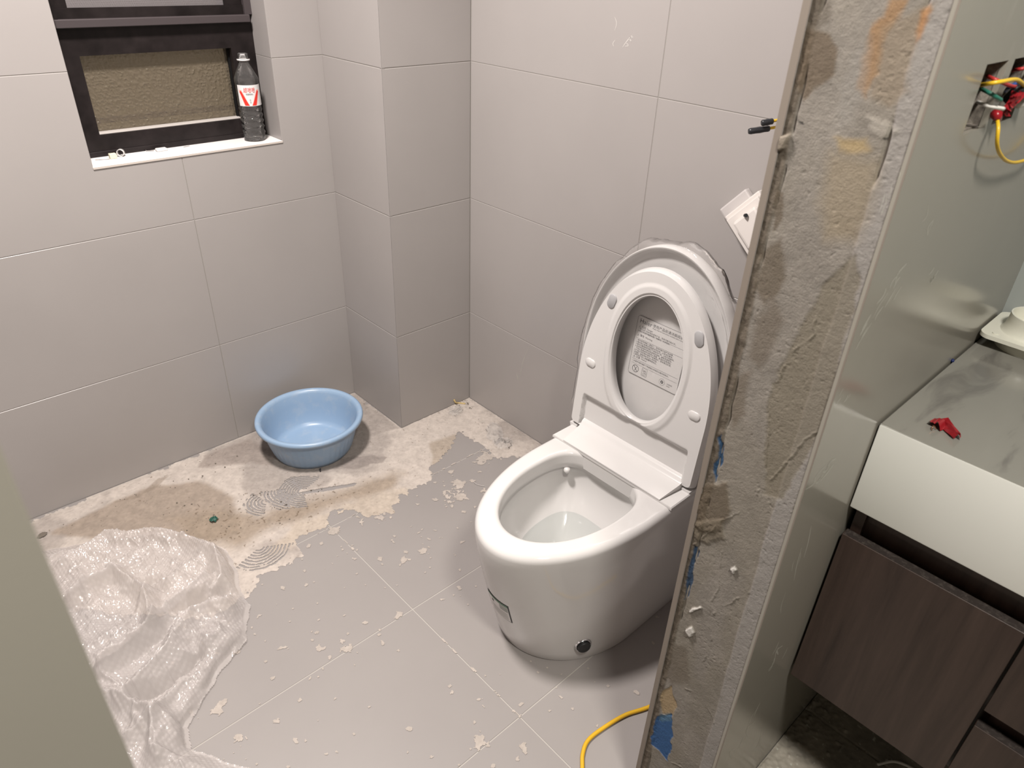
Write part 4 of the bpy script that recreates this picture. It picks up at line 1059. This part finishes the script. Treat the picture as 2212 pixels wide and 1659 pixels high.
# splashes outside
spl = np.zeros(Xg.shape, bool)
r3 = np.random.default_rng(12)
def blob(cx, cy, r, el=1.0, an=0.0):
    global spl
    i0, i1 = np.searchsorted(xs, [cx - 3 * r - .01, cx + 3 * r + .01]); j0, j1 = np.searchsorted(ys, [cy - 3 * r - .01, cy + 3 * r + .01])
    if i1 <= i0 or j1 <= j0: return
    dx = Xg[j0:j1, i0:i1] - cx; dy = Yd[j0:j1, i0:i1] - cy
    a_ = dx * math.cos(an) + dy * math.sin(an); b_ = -dx * math.sin(an) + dy * math.cos(an)
    spl[j0:j1, i0:i1] |= np.hypot(a_ / el, b_) + (w2[j0:j1, i0:i1] + w4[j0:j1, i0:i1]) * r * 2.2 < r
for x, y, r in ((915, 1190, .011), (750, 1400, .010), (820, 1210, .006), (870, 1212, .008), (885, 1208, .006), (740, 1385, .006), (660, 1265, .006), (1040, 1605, .012), (1030, 1615, .008), (560, 1330, .006), (700, 1400, .005), (790, 1345, .005), (860, 1330, .009),
                (1045, 1058, .010), (990, 1045, .016), (1000, 1075, .013), (960, 1065, .007), (940, 1080, .006), (1020, 1040, .010), (975, 1020, .007), (1045, 990, .022), (1065, 985, .014), (1035, 1000, .010), (900, 1090, .006), (820, 1120, .010), (780, 1128, .008), (720, 1147, .012), (610, 1270, .005), (955, 1295, .004), (470, 1530, .012), (520, 1600, .010), (600, 1560, .006), (640, 1600, .006)):
    q = on(x, y, 'z', 0); blob(q[0], q[1], r, r3.uniform(1, 1.6), r3.uniform(0, 3))
for k in range(460):
    f = r3.uniform() ** 1.2; cx = r3.uniform(-.1, 1.3); cy = 1.45 - f * 1.05
    blob(cx, cy, r3.choice([.0022, .003, .004, .0055], p=[.55, .30, .11, .04]), r3.uniform(1, 2.0), r3.uniform(0, 3))
# crusted cement along the tile joints
for vert, val, lo, hi, p_ in ((1, .6997, .25, 1.46, .52), (0, 1.4502, .3, 1.44, .62), (0, 1.0534, -.2, .70, .42), (0, .657, .0, .72, .50), (0, 1.0534, .7, .9, .15)):
    d = np.abs((Xg if vert else Yd) - val); al = Yd if vert else Xg
    ok = (al > lo) & (al < hi) & (fbm(al * 18, np.full_like(al, val * 9), 231, 3) + .5 < p_)
    spl |= ok & (d < .0012 + np.clip(w2, 0, 1) * .012 * (np.abs(w1) > .08) + .0012 * w4)
smear = (poly_sdf(Xg, Yd, fl([(955, 1075), (1000, 1040), (1010, 1070), (960, 1100)])) > 0) & (w4 + w2 * .5 > .02); spl |= smear
allm = mask | spl
cream = s2l((214, 203, 194)); tan_ = s2l((186, 170, 152)); grey = s2l((180, 170, 163)); sand = s2l((170, 154, 137)); beige = s2l((206, 192, 177))
colr = np.ones(Xg.shape + (3,)) * cream
def pf_(m_, c):
    global colr
    colr = colr * (1 - m_[..., None]) + c * m_[..., None]
pf_(sstep(-.02, .12, w3 + w1 * .6) * .75, grey)
def fpoly(pts, c, a, soft=.02, amp=.06):
    pf_(sstep(-soft, soft, poly_sdf(Xg, Yd, fl(pts)) + w1 * amp + w2 * amp * .3) * a, c)
fpoly([(120, 1150), (250, 1085), (330, 1050), (430, 1040), (510, 1075), (520, 1150), (430, 1180), (260, 1180)], s2l((172, 157, 143)), .9, .012, .03)
fpoly([(360, 1120), (480, 1095), (560, 1115), (640, 1085), (760, 1050), (870, 1025), (850, 1060), (760, 1085), (690, 1115), (600, 1140), (520, 1185), (400, 1170)], sand, .85, .03, .06)
fpoly([(640, 1130), (760, 1085), (870, 1050), (905, 1060), (850, 1110), (700, 1150), (560, 1210)], beige, .8, .015, .04)
fpoly([(540, 950), (600, 975), (590, 1010), (540, 1000), (430, 1010), (440, 985)], s2l((168, 156, 148)), .8, .008, .04)
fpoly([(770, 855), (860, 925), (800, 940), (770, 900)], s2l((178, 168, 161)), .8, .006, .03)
fpoly([(930, 960), (980, 940), (1020, 950), (975, 965), (945, 1000), (935, 1030)], s2l((178, 163, 146)), .7, .01, .03)
fpoly([(740, 995), (800, 985), (845, 985), (830, 1000), (760, 1010), (725, 1012)], s2l((158, 148, 142)), .8, .006, .06)
fpoly([(250, 1085), (300, 1075), (340, 1035), (380, 1020), (330, 1060)], s2l((160, 146, 132)), .6, .004, .02)
pf_(sstep(.02, .0, YW - Yd + w1 * .03) * .7, s2l((216, 207, 198)))
colr = np.where(mask[..., None], colr, cream * .9)
colr *= (.66 * (1 + .30 * w2 + .24 * w4))[..., None]
speck = (vnoise(Xg * 150, Yd * 150, 241) > .955 - .085 * sstep(-.03, .05, poly_sdf(Xg, Yd, fl([(380, 1080), (520, 1080), (860, 1030), (700, 1110), (560, 1180), (400, 1180)]))))
pf_((speck & mask).astype(float) * .65, s2l((96, 82, 68)))
hz = .0003 + np.where(mask, .0012 * sstep(0, .03, cov) + np.clip(w2, -.3, .4) * .0016 + w4 * .0012, .0008 + w4 * .0006); hz = np.maximum(hz, .00025)
pile = sstep(-.02, .05, poly_sdf(Xg, Yd, fl([(400, 1110), (560, 1105), (760, 1055), (860, 1035), (700, 1110), (540, 1170)])) + w1 * .05); hz += pile * (.002 + .003 * np.clip(w2 + w4, 0, 1)) * mask
nx_ = len(xs); idx = np.arange((len(ys) - 1) * nx_).reshape(len(ys) - 1, nx_)[:, :-1].ravel()
Fq = np.stack([idx, idx + 1, idx + nx_ + 1, idx + nx_], 1); kf = allm.ravel()
xv, yv = Xg.ravel(), Yd.ravel()
# nothing inside the pipe box
kf = kf & ~((xv > XC - .001) & (yv > YC - .001))
Fq = Fq[kf[Fq].sum(1) >= 3]; usedv = np.zeros(kf.size, bool); usedv[Fq.ravel()] = True; remap = np.cumsum(usedv) - 1
Vd = np.stack([Xg, Yd, hz], -1).reshape(-1, 3)[usedv]
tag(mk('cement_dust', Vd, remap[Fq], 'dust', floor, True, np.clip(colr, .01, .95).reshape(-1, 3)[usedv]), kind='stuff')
# loose crumbs
cr = B(); r4 = np.random.default_rng(5)
regions = [fl([(330, 1090), (520, 1060), (760, 1050), (600, 1150), (400, 1180)])] * 3 + [fl([(980, 870), (1014, 860), (1040, 880), (1000, 890)]), fl([(100, 1150), (500, 960), (520, 1000), (300, 1100)])]
for k in range(150):
    P = np.array(regions[k % len(regions)]); lo, hi = P.min(0), P.max(0)
    for _ in range(20):
        q = r4.uniform(lo, hi)
        if poly_sdf(np.array([q[0]]), np.array([q[1]]), P)[0] > 0: break
    s = r4.choice([.0008, .0012, .0019], p=[.55, .33, .12]); h = .001
    v8 = [(q[0] + s * a * r4.uniform(.6, 1.3), q[1] + s * b2 * r4.uniform(.6, 1.3), h + s * (c2 + 1) * r4.uniform(.5, .9)) for a in (-1, 1) for b2 in (-1, 1) for c2 in (-1, 1)]
    cr.add(v8, [(0, 1, 3, 2), (4, 6, 7, 5), (0, 4, 5, 1), (2, 3, 7, 6), (0, 2, 6, 4), (1, 5, 7, 3)])
mat('crumb', (.13, .11, .09), .9)
tag(cr.build('mortar_crumbs', 'crumb', floor), kind='stuff')

# ================================================================== SMALL THINGS ON THE SILL AND FLOOR
def at(x, y, z): q = on(x, y, 'z', z); return q
q = at(245, 342, WZ0)
tag(B().box((q[0] - .0085, q[1] - .006, WZ0), (q[0] + .0085, q[1] + .007, WZ0 + .0125), .0012).build('foam_block', 'foam_cream'), 'small cream foam block on the white window sill', 'block')
q = at(259, 336, WZ0); b_ = B(); sg = 24; V = []
qc = Vector((q[0] + .001, min(q[1] - .010, YF - .016), WZ0 + .0094)); axd = Vector((.55, .83, 0)).normalized(); sd_ = axd.cross(Vector((0, 0, 1)))
for r, h in ((.0092, -.006), (.0092, .006), (.0074, .006), (.0074, -.0045)):
    for k in range(sg):
        a = 2 * PI * k / sg; V.append(qc + axd * h + (sd_ * math.cos(a) + Vector((0, 0, 1)) * math.sin(a)) * r)
b_.add(V, [(i * sg + k, i * sg + (k + 1) % sg, ((i + 1) % 4) * sg + (k + 1) % sg, ((i + 1) % 4) * sg + k) for i in range(4) for k in range(sg)])
tag(b_.build('plastic_ring', 'milky_plastic', None, True), 'translucent plastic ring on the sill behind the cream block', 'ring')
q = at(342, 322, WZ0); y0 = min(q[1], YF - .024)
b_ = B(); b_.box((q[0] - .014, y0 - .008, WZ0), (q[0] + .014, y0 + .008, WZ0 + .0075), .002)
tag(b_.build('plaster_chip', 'label_white'), 'flat white plaster chip on the sill against the window frame', 'chip')
q = at(322, 326, WZ0); y0 = min(q[1], YF - .012)
b_ = B().tube([(q[0] - .008, y0 + .003, WZ0 + .0014), (q[0] + .010, y0 - .004, WZ0 + .0012)], .0010, 8).tube([(q[0] - .0085, y0 + .0032, WZ0 + .0022), (q[0] - .0078, y0 + .003, WZ0 + .0022)], .0022, 8)
tag(b_.build('nail', 'steel'), 'thin nail lying on the sill beside the plaster chip', 'nail')
q = at(225, 345, WZ0); y0 = min(q[1], YF - .012)
tag(B().tube([(q[0] - .020, y0 + .004, WZ0 + .0024), (q[0] + .0, y0, WZ0 + .0024), (q[0] + .012, y0 - .004, WZ0 + .0024)], [.001, .0022, .0024], 8).build('plastic_plug', 'milky_plastic', None, True), 'clear plastic wall plug on the sill left of the cream block', 'plug')
q = at(404, 317, WZ0); y0 = min(q[1], YF - .008)
tag(B().tube([(q[0] - .010, y0 - .001, WZ0 + .0008), (q[0] + .008, y0 + .002, WZ0 + .0008)], .0006, 6).build('wire_bit', 'steel'), 'short bit of dark wire on the sill right of the plaster chip', 'wire')
def scrap(name, px, py, w, h, z, seed, material, label, cat, amp=.012, ang=0.0, n=26, lift=.001):
    q = on(px, py, 'z', 0); g_ = np.linspace(-1, 1, n); A, Bq = np.meshgrid(g_, g_)
    e = fbm(A * 2.2, Bq * 2.2, seed, 4); e2 = fbm(A * 5, Bq * 5, seed + 3, 3)
    uu = A * w / 2 * (1 + .6 * e); vv = Bq * h / 2 * (1 + .6 * e2)
    ca, sa = math.cos(ang), math.sin(ang)
    Z = z + lift + amp * np.clip(ridged(A * 1.7, Bq * 1.7, seed + 5, 3), 0, 1) * (1 - .6 * np.maximum(np.abs(A), np.abs(Bq)))
    V = np.stack([q[0] + uu * ca - vv * sa, q[1] + uu * sa + vv * ca, Z], -1).reshape(-1, 3)
    ok = (np.hypot(A, Bq) + .5 * e < 1.05).ravel()
    ix = np.arange((n - 1) * n).reshape(n - 1, n)[:, :-1].ravel(); Fs = np.stack([ix, ix + 1, ix + n + 1, ix + n], 1); Fs = Fs[ok[Fs].all(1)]
    us_ = np.zeros(n * n, bool); us_[Fs.ravel()] = True; rm = np.cumsum(us_) - 1
    return tag(mk(name, V[us_], rm[Fs], material, None, False), label, cat)
scrap('plastic_scrap', 985, 890, .075, .05, .001, 301, 'scrap_film', 'crumpled clear plastic scrap near the tiled corner', 'scrap', .020, .4)
scrap('plastic_bag', 1068, 938, .13, .055, .001, 311, 'scrap_film', 'flattened clear plastic bag on the floor between toilet and wall', 'bag', .014, -.9 + PI / 2 + .3)
scrap('plastic_scrap', 1088, 962, .075, .06, .001, 317, 'scrap_film', 'shiny balled plastic scrap on the floor beside the toilet', 'scrap', .026, .3)
q = on(987, 868, 'z', 0)
tag(B().tube(spline([(q[0] - .02, q[1] - .008, .022), (q[0] - .016, q[1] - .013, .010), (q[0] - .004, q[1] - .014, .004), (q[0] + .012, q[1] - .034, .0035)], 5), [.003] * 16, 8).build('ochre_scrap', 'ochre_scrap', None, True), 'bent ochre shred in the tiled corner', 'scrap')
scrap('green_scrap', 463, 1126, .026, .022, .001, 331, 'green_scrap', 'tiny dark green scrap in the sandy dust', 'scrap', .020, .2, 14)
q = on(692, 1020, 'z', 0)
tag(B().tube([(q[0], q[1], .001), (q[0] + .002, q[1] + .002, .012)], [.0016, .003], 8).build('screw', 'black_tape'), 'small black screw in the dust before the blue basin', 'screw')
pts = [on(x, y, 'z', .0035) for x, y in ((1021, 1035), (1024, 1042), (1032, 1047), (1046, 1050))]
tag(B().tube(spline(pts, 5), .0007, 6).build('thread', 'sheet_white'), 'thin pale curled thread on the floor beside the toilet bowl', 'thread')
q = on(95, 1160, 'z', 0)
scrap('mortar_lump', 92, 1158, .03, .02, .0, 341, 'crumb', 'dark mortar lump at the wall foot near the door jamb', 'lump', .012, .4, 12)
# yellow cable on the floor
pts = [(1.10, .440), (1.02, .452)] + [tuple(on(x, y, 'z', .0045)[:2]) for x, y in ((1400, 1528), (1350, 1545), (1300, 1575), (1270, 1600), (1259, 1628), (1258, 1659))] + [(.66, .435), (.60, .36), (.55, .28)]
tag(B().tube(spline([(x, y, .0046) for x, y in pts], 8), .0045, 12).build('power_cable', 'yellow_cable', None, True), 'yellow power cable curving over the grey floor tiles by the partition', 'cable')
# wires out of the wall behind the partition
def wire(name, px_end, x_end, back, material, label, tape=True, thick=.0028, tl=1.0):
    e = np.array(on(*px_end, 'x', x_end)); b0 = np.array(back)
    mid = e + (b0 - e) * .55 + np.array([0, 0, .004])
    root = empty(name, tuple(b0), label, 'wire', 'taped wires at the toilet wall')
    d = (mid - e); 
    B().tube(spline([e + d * .12, mid, b0], 8), thick, 10).build('wire_core', material, root, True)
    if tape:
        r_ = [.0050, .0062, .0060, .0064, .0058, .0060, .0050]
        B().tube([e + d * t for t in (0, .06 * tl, .18 * tl, .3 * tl, .42 * tl, .52 * tl, .56 * tl)], r_, 10).build('tape', 'black_tape', root, True)
    return root
wire('taped_wire', (1645, 266), 1.36, (XR, .660, 1.178), 'yellow_wire', 'upper yellow wire with black taped end from the toilet wall', tl=.62)
wire('taped_wire', (1617, 284), 1.35, (XR, .665, 1.160), 'yellow_wire', 'lower yellow wire with longer black taped end from the toilet wall')
# splash-proof socket box hanging askew on the wall behind the toilet
root = empty('socket_box', (XR, .76, .93), 'white plastic splash-proof socket box hanging askew behind the partition', 'socket box')
pA = on(1573, 466, 'x', 1.42)[1:]; pBt = on(1633, 419, 'x', 1.42)[1:]; pCl = on(1618, 548, 'x', 1.42)[1:]
e1 = (pBt - pA); L1 = np.linalg.norm(e1); e1 /= L1; e2 = np.array([e1[1], -e1[0]]); e2 = e2 if e2 @ (pCl - pA) > 0 else -e2
S1, S2 = .100, .118
def SB(a, c_, x): q = pA + e1 * a + e2 * c_; return (x, q[0], q[1])
def sbox(a0, a1, c0, c1, x0, x1, bev=.003):
    b_ = B(); bm = bmesh.new(); bmesh.ops.create_cube(bm, size=1)
    bmesh.ops.scale(bm, verts=bm.verts, vec=(a1 - a0, c1 - c0, x1 - x0)); bmesh.ops.bevel(bm, geom=list(bm.edges), offset=bev, segments=2, affect='EDGES', profile=.6); bm.verts.index_update()
    b_.add([SB((a0 + a1) / 2 + v.co.x, (c0 + c1) / 2 + v.co.y, (x0 + x1) / 2 + v.co.z) for v in bm.verts], [tuple(w.index for w in f.verts) for f in bm.faces]); bm.free(); return b_
sbox(0, S1, 0, S2, 1.405, 1.430).build('box_base', 'socket_plastic', root)
sbox(.004, S1 - .004, .010, S2 - .004, 1.397, 1.4045, .002).build('box_cover', 'socket_plastic', root)
sbox(.022, S1 - .012, .026, S2 - .022, 1.380, 1.3965, .006).build('plug', 'socket_plastic', root)
B().tube([SB(.06, .03, 1.379), SB(.065, .032, 1.374)], .004, 12).build('hole_dark_stub', 'black_tape', root)  # solid black stub; the dark of a hole is put into its colour
sbox(-.018, .062, -.026, S2 + .02, 1.4305, XR - .001, .004).build('backing_sheet', 'sheet_white', root)

# ================================================================== WALL BOXES AND WIRES BY THE VANITY
# recess both boxes into the partition core
core = wall_partition
bmc = B()
cx0, cx1 = XE + .006, XVB + .1
cell_u = [cx0, BOXES[0][0] - .001, BOXES[0][1] + .001, BOXES[1][0] - .001, BOXES[1][1] + .001, cx1]; cell_v = [0, BZ0 - .001, BZ1 + .001, ZC]
deep = .050
new = B(); 
sl = slab_cells(cell_u, cell_v, lambda i, j: i in (1, 3) and j == 1, lambda u, v, d: (u, YP2 + .006 + d, v), deep)
new.add(sl.v, sl.f); new.box((cx0, YP2 + .006 + deep, 0), (cx1, YP1 - .0095, ZC))
base = np.array(core.location); me2 = bpy.data.meshes.new('wall_partition'); me2.from_pydata((np.array(new.v) - base).tolist(), [], new.f); me2.materials.append(MATS['core'])
bm = bmesh.new(); bm.from_mesh(me2); bmesh.ops.recalc_face_normals(bm, faces=list(bm.faces)); bm.to_mesh(me2); bm.free(); core.data = me2
for k, (u0, u1) in enumerate(BOXES):
    b_ = B(); t = .0016; ya, yb = YP2 + .0065, YP2 + .046
    b_.box((u0, ya, BZ0), (u0 + t, yb, BZ1)).box((u1 - t, ya, BZ0), (u1, yb, BZ1)).box((u0, ya, BZ0), (u1, yb, BZ0 + t)).box((u0, ya, BZ1 - t), (u1, yb, BZ1)).box((u0, yb - t, BZ0), (u1, yb, BZ1))
    tag(b_.build('junction_box', 'box_inside'), ['dusty open wall box with red and green wires beside the raw partition end', 'dusty open wall box with taped wires nearer the vanity wall'][k], 'wall box', 'wall boxes over the vanity')
def vw(name, pts, r, material, label, n=8, smooth_=8):
    """pts: (px, py, y) points at a depth y in front of / inside the wall"""
    P = [on(x, y, 'y', d) for x, y, d in pts]
    return tag(B().tube(spline(P, smooth_), r, n).build(name, material, None, True), label, 'wire', 'loose wires in the wall boxes')
f0 = YP2
def wires():
    P = lambda x, y, d: on(x, y, 'y', f0 - d)
    def W_(name, pts, r, m_, label): tag(B().tube(spline([P(*q) for q in pts], 8), r, 10).build(name, m_, None, True), label, 'wire', 'loose wires in the wall boxes')
    W_('yellow_wire', [(2117, 184, -.012), (2135, 181, .006), (2165, 176, .016), (2195, 172, .018), (2212, 184, .016), (2222, 200, .006), (2220, 214, -.020)], .0021, 'yellow_wire', 'yellow wire arching from one wall box to the other')
    W_('red_wire', [(2125, 160, -.030), (2140, 168, -.004), (2160, 176, .006), (2185, 186, .008), (2215, 190, .010)], .0020, 'red_wire', 'red wire coming out of the first wall box')
    W_('red_wire', [(2185, 153, -.020), (2200, 150, -.002), (2225, 146, .004), (2240, 150, -.006), (2236, 160, -.025)], .0020, 'red_wire', 'red wire at the top of the second wall box')
    W_('green_wire', [(2116, 190, -.020), (2130, 197, .0), (2148, 207, .010), (2162, 216, .014)], .0021, 'green_wire', 'dark green wire leading into the red tape knot')
    W_('white_wire', [(2108, 218, -.030), (2118, 223, -.004), (2140, 230, .008), (2168, 235, .014)], .0020, 'white_wire', 'white wire leading into the red tape knot')
    W_('blue_wire', [(2170, 200, -.026), (2178, 190, .0), (2195, 180, .006)], .0021, 'blue_wire', 'dark blue wire between the wall boxes')
    W_('yellow_wire', [(2153, 252, .004), (2156, 275, .014), (2154, 310, .018), (2160, 332, .018), (2176, 348, .016), (2200, 350, .014), (2235, 335, .014), (2252, 300, .010), (2246, 268, .002), (2236, 252, -.020)], .0021, 'yellow_wire', 'yellow wire hanging in a loop below the wall boxes')
    b_ = B().tube([P(2178, 214, .004), P(2196, 200, .012), P(2216, 192, .014), P(2230, 186, .014)], [.006, .0078, .0075, .007], 12)
    tag(b_.build('taped_bundle', 'black_tape', None, True), 'thick black taped wire bundle between the wall boxes', 'wire')
    b_ = B().tube([P(2198, 222, .004), P(2225, 214, .010)], [.0065, .0065], 14); tag(b_.build('wire_connector', 'white_wire', None, True), 'pale wire connector sleeve beside the red tape knot', 'connector')
    b_ = B().tube([P(2147, 242, .002), P(2153, 248, .006), P(2157, 258, .006)], [.005, .006, .0035], 10); tag(b_.build('tape_wrap', 'red_tape', None, True), 'red tape stub at the top of the hanging yellow wire', 'tape')
    root = empty('tape_knot', tuple(P(2180, 224, .012)), 'tangled red tape knot in front of the second wall box', 'tape')
    r5 = np.random.default_rng(3); c = np.array(P(2182, 226, .013))
    for k in range(7):
        a = r5.uniform(0, 2 * PI); d = np.array([math.cos(a), r5.uniform(-.5, .2), math.sin(a)]) * r5.uniform(.010, .017)
        w = np.array([-d[2], .3 * d[1], d[0]]); w = w / np.linalg.norm(w) * r5.uniform(.004, .007)
        V = []
        for t in np.linspace(-.5, 1, 6):
            m_ = c + d * t + r5.normal(0, .0011, 3); V += [m_ - w * (1 - .35 * abs(t)), m_ + np.array([0, -.0035, 0]), m_ + w * (1 - .35 * abs(t))]
        V2 = V + [tuple(np.array(q) + np.array([0, .0012, 0])) for q in V]; m3 = len(V)
        F = [(3 * i + j, 3 * i + j + 1, 3 * i + 4 + j, 3 * i + 3 + j) for i in range(5) for j in range(2)]; F = F + [tuple(q + m3 for q in f[::-1]) for f in F]
        B().add(V2, F).build('tape_strip', 'red_tape', root, False, fix=False)
wires()

# ================================================================== VANITY
van = empty('vanity_cabinet', (1.22, -.10, ZB), 'dark walnut wall-hung vanity cabinet with door and drawers', 'cabinet')
XDF = .9665; VY1 = -.62; YD1 = .2415; YD0 = -.0150
B().box((XDF + .030, VY1, .335), (XVB - .001, YD1 - .004, ZB - .001)).build('carcass', 'walnut', van)
B().box((XDF + .019, YD1 - .019, .335), (XDF + .0305, YD1 - .003, ZB - .001)).build('side_panel', 'walnut', van)
B().box((XDF + .0270, VY1, .6980), (XDF + .0300, YD1 - .022, ZB - .001)).build('finger_channel', 'walnut', van)
def front(name, y0, y1, z0, z1, par):
    o = B().box((XDF, y0, z0), (XDF + .018, y1, z1), .0006).build(name, 'walnut', par)
    B().box((XDF + .001, y0 + .001, z1 - .0002), (XDF + .0172, y1 - .001, z1 + .0004)).build('edge_band', 'walnut_edge', o); return o
door = front('door', YD0, YD1, .3310, .6740, van)
front('drawer', -.3000, -.0190, .5120, .6740, van); front('drawer', -.3000, -.0190, .3310, .4760, van)
front('door', VY1, -.3040, .3310, .6740, van)
B().box((XDF + .026, -.300, .476), (XDF + .030, -.030, .512)).build('finger_channel', 'walnut', van)
top = empty('vanity_countertop', (1.22, -.10, ZB), 'grey marble-veined vanity top with deep white front apron', 'countertop')
B().box((XV + .0005, VY1, ZT - .020), (XVB - .001, YP2 - .0022, ZT), .0012).build('top_slab', 'grey_stone', top)
auto_smooth(B().box((XV, VY1, ZB), (XV + .0195, YP2 - .0022, ZT - .0006), .0022).build('front_apron', 'white_stone', top), 40)
# red tape scrap with a copper strand
q = on(2040, 925, 'z', ZT)
red = empty('red_tape_scrap', (q[0], q[1], ZT), 'crumpled red tape scrap with copper wire on the grey vanity top', 'scrap')
r6 = np.random.default_rng(9)
P = [on(x, y, 'z', ZT + .006) for x, y in ((2018, 918), (2030, 912), (2044, 912), (2056, 926), (2066, 938), (2070, 944))]
wd = [.010, .012, .011, .0085, .007, .004]; V = []; F = []
for i, p_ in enumerate(P):
    t = (P[min(i + 1, 5)] - P[max(i - 1, 0)]); t = t / np.linalg.norm(t); sd2 = np.array([-t[1], t[0], 0])
    for j in range(9):
        a = j / 8 * 2 - 1; z = ZT + .0012 + .010 * (1 - a * a) * r6.uniform(.5, 1.1) + r6.uniform(0, .003)
        V.append((p_[0] + sd2[0] * wd[i] * a, p_[1] + sd2[1] * wd[i] * a, z))
F = [(9 * i + j, 9 * i + j + 1, 9 * i + 10 + j, 9 * i + 9 + j) for i in range(5) for j in range(8)]
B().add(V, F).build('tape', 'red_tape', red, False, fix=False)
q0 = on(2014, 927, 'z', ZT + .003)
B().tube(spline([(q0[0], q0[1], ZT + .0012), (q0[0] + .001, q0[1] + .001, ZT + .005), (q0[0] + .006, q0[1] + .001, ZT + .006), (q0[0] + .007, q0[1] - .003, ZT + .0015)], 5), .0006, 6).build('copper_strand', 'copper', red, True)
# white ducted flange lying on the top
FX0, FY1 = 1.3300, YP2 - .0035
flg = empty('pipe_flange', (1.39, .175, ZT), 'cream white square plastic pipe flange lying on the vanity top', 'flange')
def plate(x0, x1, y0, y1, r, z0, z1, name, material, par):
    po = rrect(x1 - x0, y1 - y0, r, 8); n = len(po); b_ = B(); b_.add([(x0 + u, y0 + v, z0) for u, v in po] + [(x0 + u, y0 + v, z1) for u, v in po], [tuple(range(n))[::-1], tuple(range(n, 2 * n))] + [(i, (i + 1) % n, (i + 1) % n + n, i + n) for i in range(n)])
    return auto_smooth(b_.build(name, material, par), 40)
plate(FX0, FX0 + .135, FY1 - .135, FY1, .018, ZT + .0200, ZT + .0270, 'flange_plate', 'flange_plastic', flg)
cx_, cy_ = FX0 + .0675, FY1 - .0675
auto_smooth(B().lathe([(.052, 0), (.052, .0205), (.047, .0205), (.047, 0)], (cx_, cy_, ZT), 56, closed=False).build('lower_collar', 'flange_plastic', flg), 40)
auto_smooth(B().lathe([(.052, .0265), (.0475, .0320), (.0455, .045), (.0450, .058), (.0425, .058), (.0420, .034), (.030, .033), (.0, .033)], (cx_, cy_, ZT), 56, closed=False).build('upper_collar', 'flange_plastic', flg), 40)
B().lathe([(.0035, .0268), (.0050, .0272), (.0050, .0285), (.0035, .0285)], (FX0 + .017, FY1 - .022, ZT), 20, closed=True).build('screw_boss', 'flange_plastic', flg)
B().box((FX0 + .036, FY1 - .032, ZT + .0268), (FX0 + .040, FY1 - .029, ZT + .0276)).build('slot_dark_strip', 'black_tape', flg)  # raised black strip whose colour gives the dark of a slot
q = on(2061, 774, 'y', YP2 - .002)
tag(B().tube([(q[0] - .004, YP2 - .0018, ZT + .0035), (q[0] + .006, YP2 - .0014, ZT - .006)], .0026, 10).build('wall_plug', 'blue_plug', None, True), 'tiny dark blue wall plug stuck in the gap behind the vanity top', 'plug')
# white cable end on the rough floor
P = [on(x, y, 'z', .004) for x, y in ((1895, 1652), (1925, 1645), (1950, 1650), (1985, 1668), (2010, 1690))]
tag(B().tube(spline(P, 6), .003, 8).build('white_cable', 'white_wire', None, True), 'white cable end on the rough floor under the vanity', 'cable')
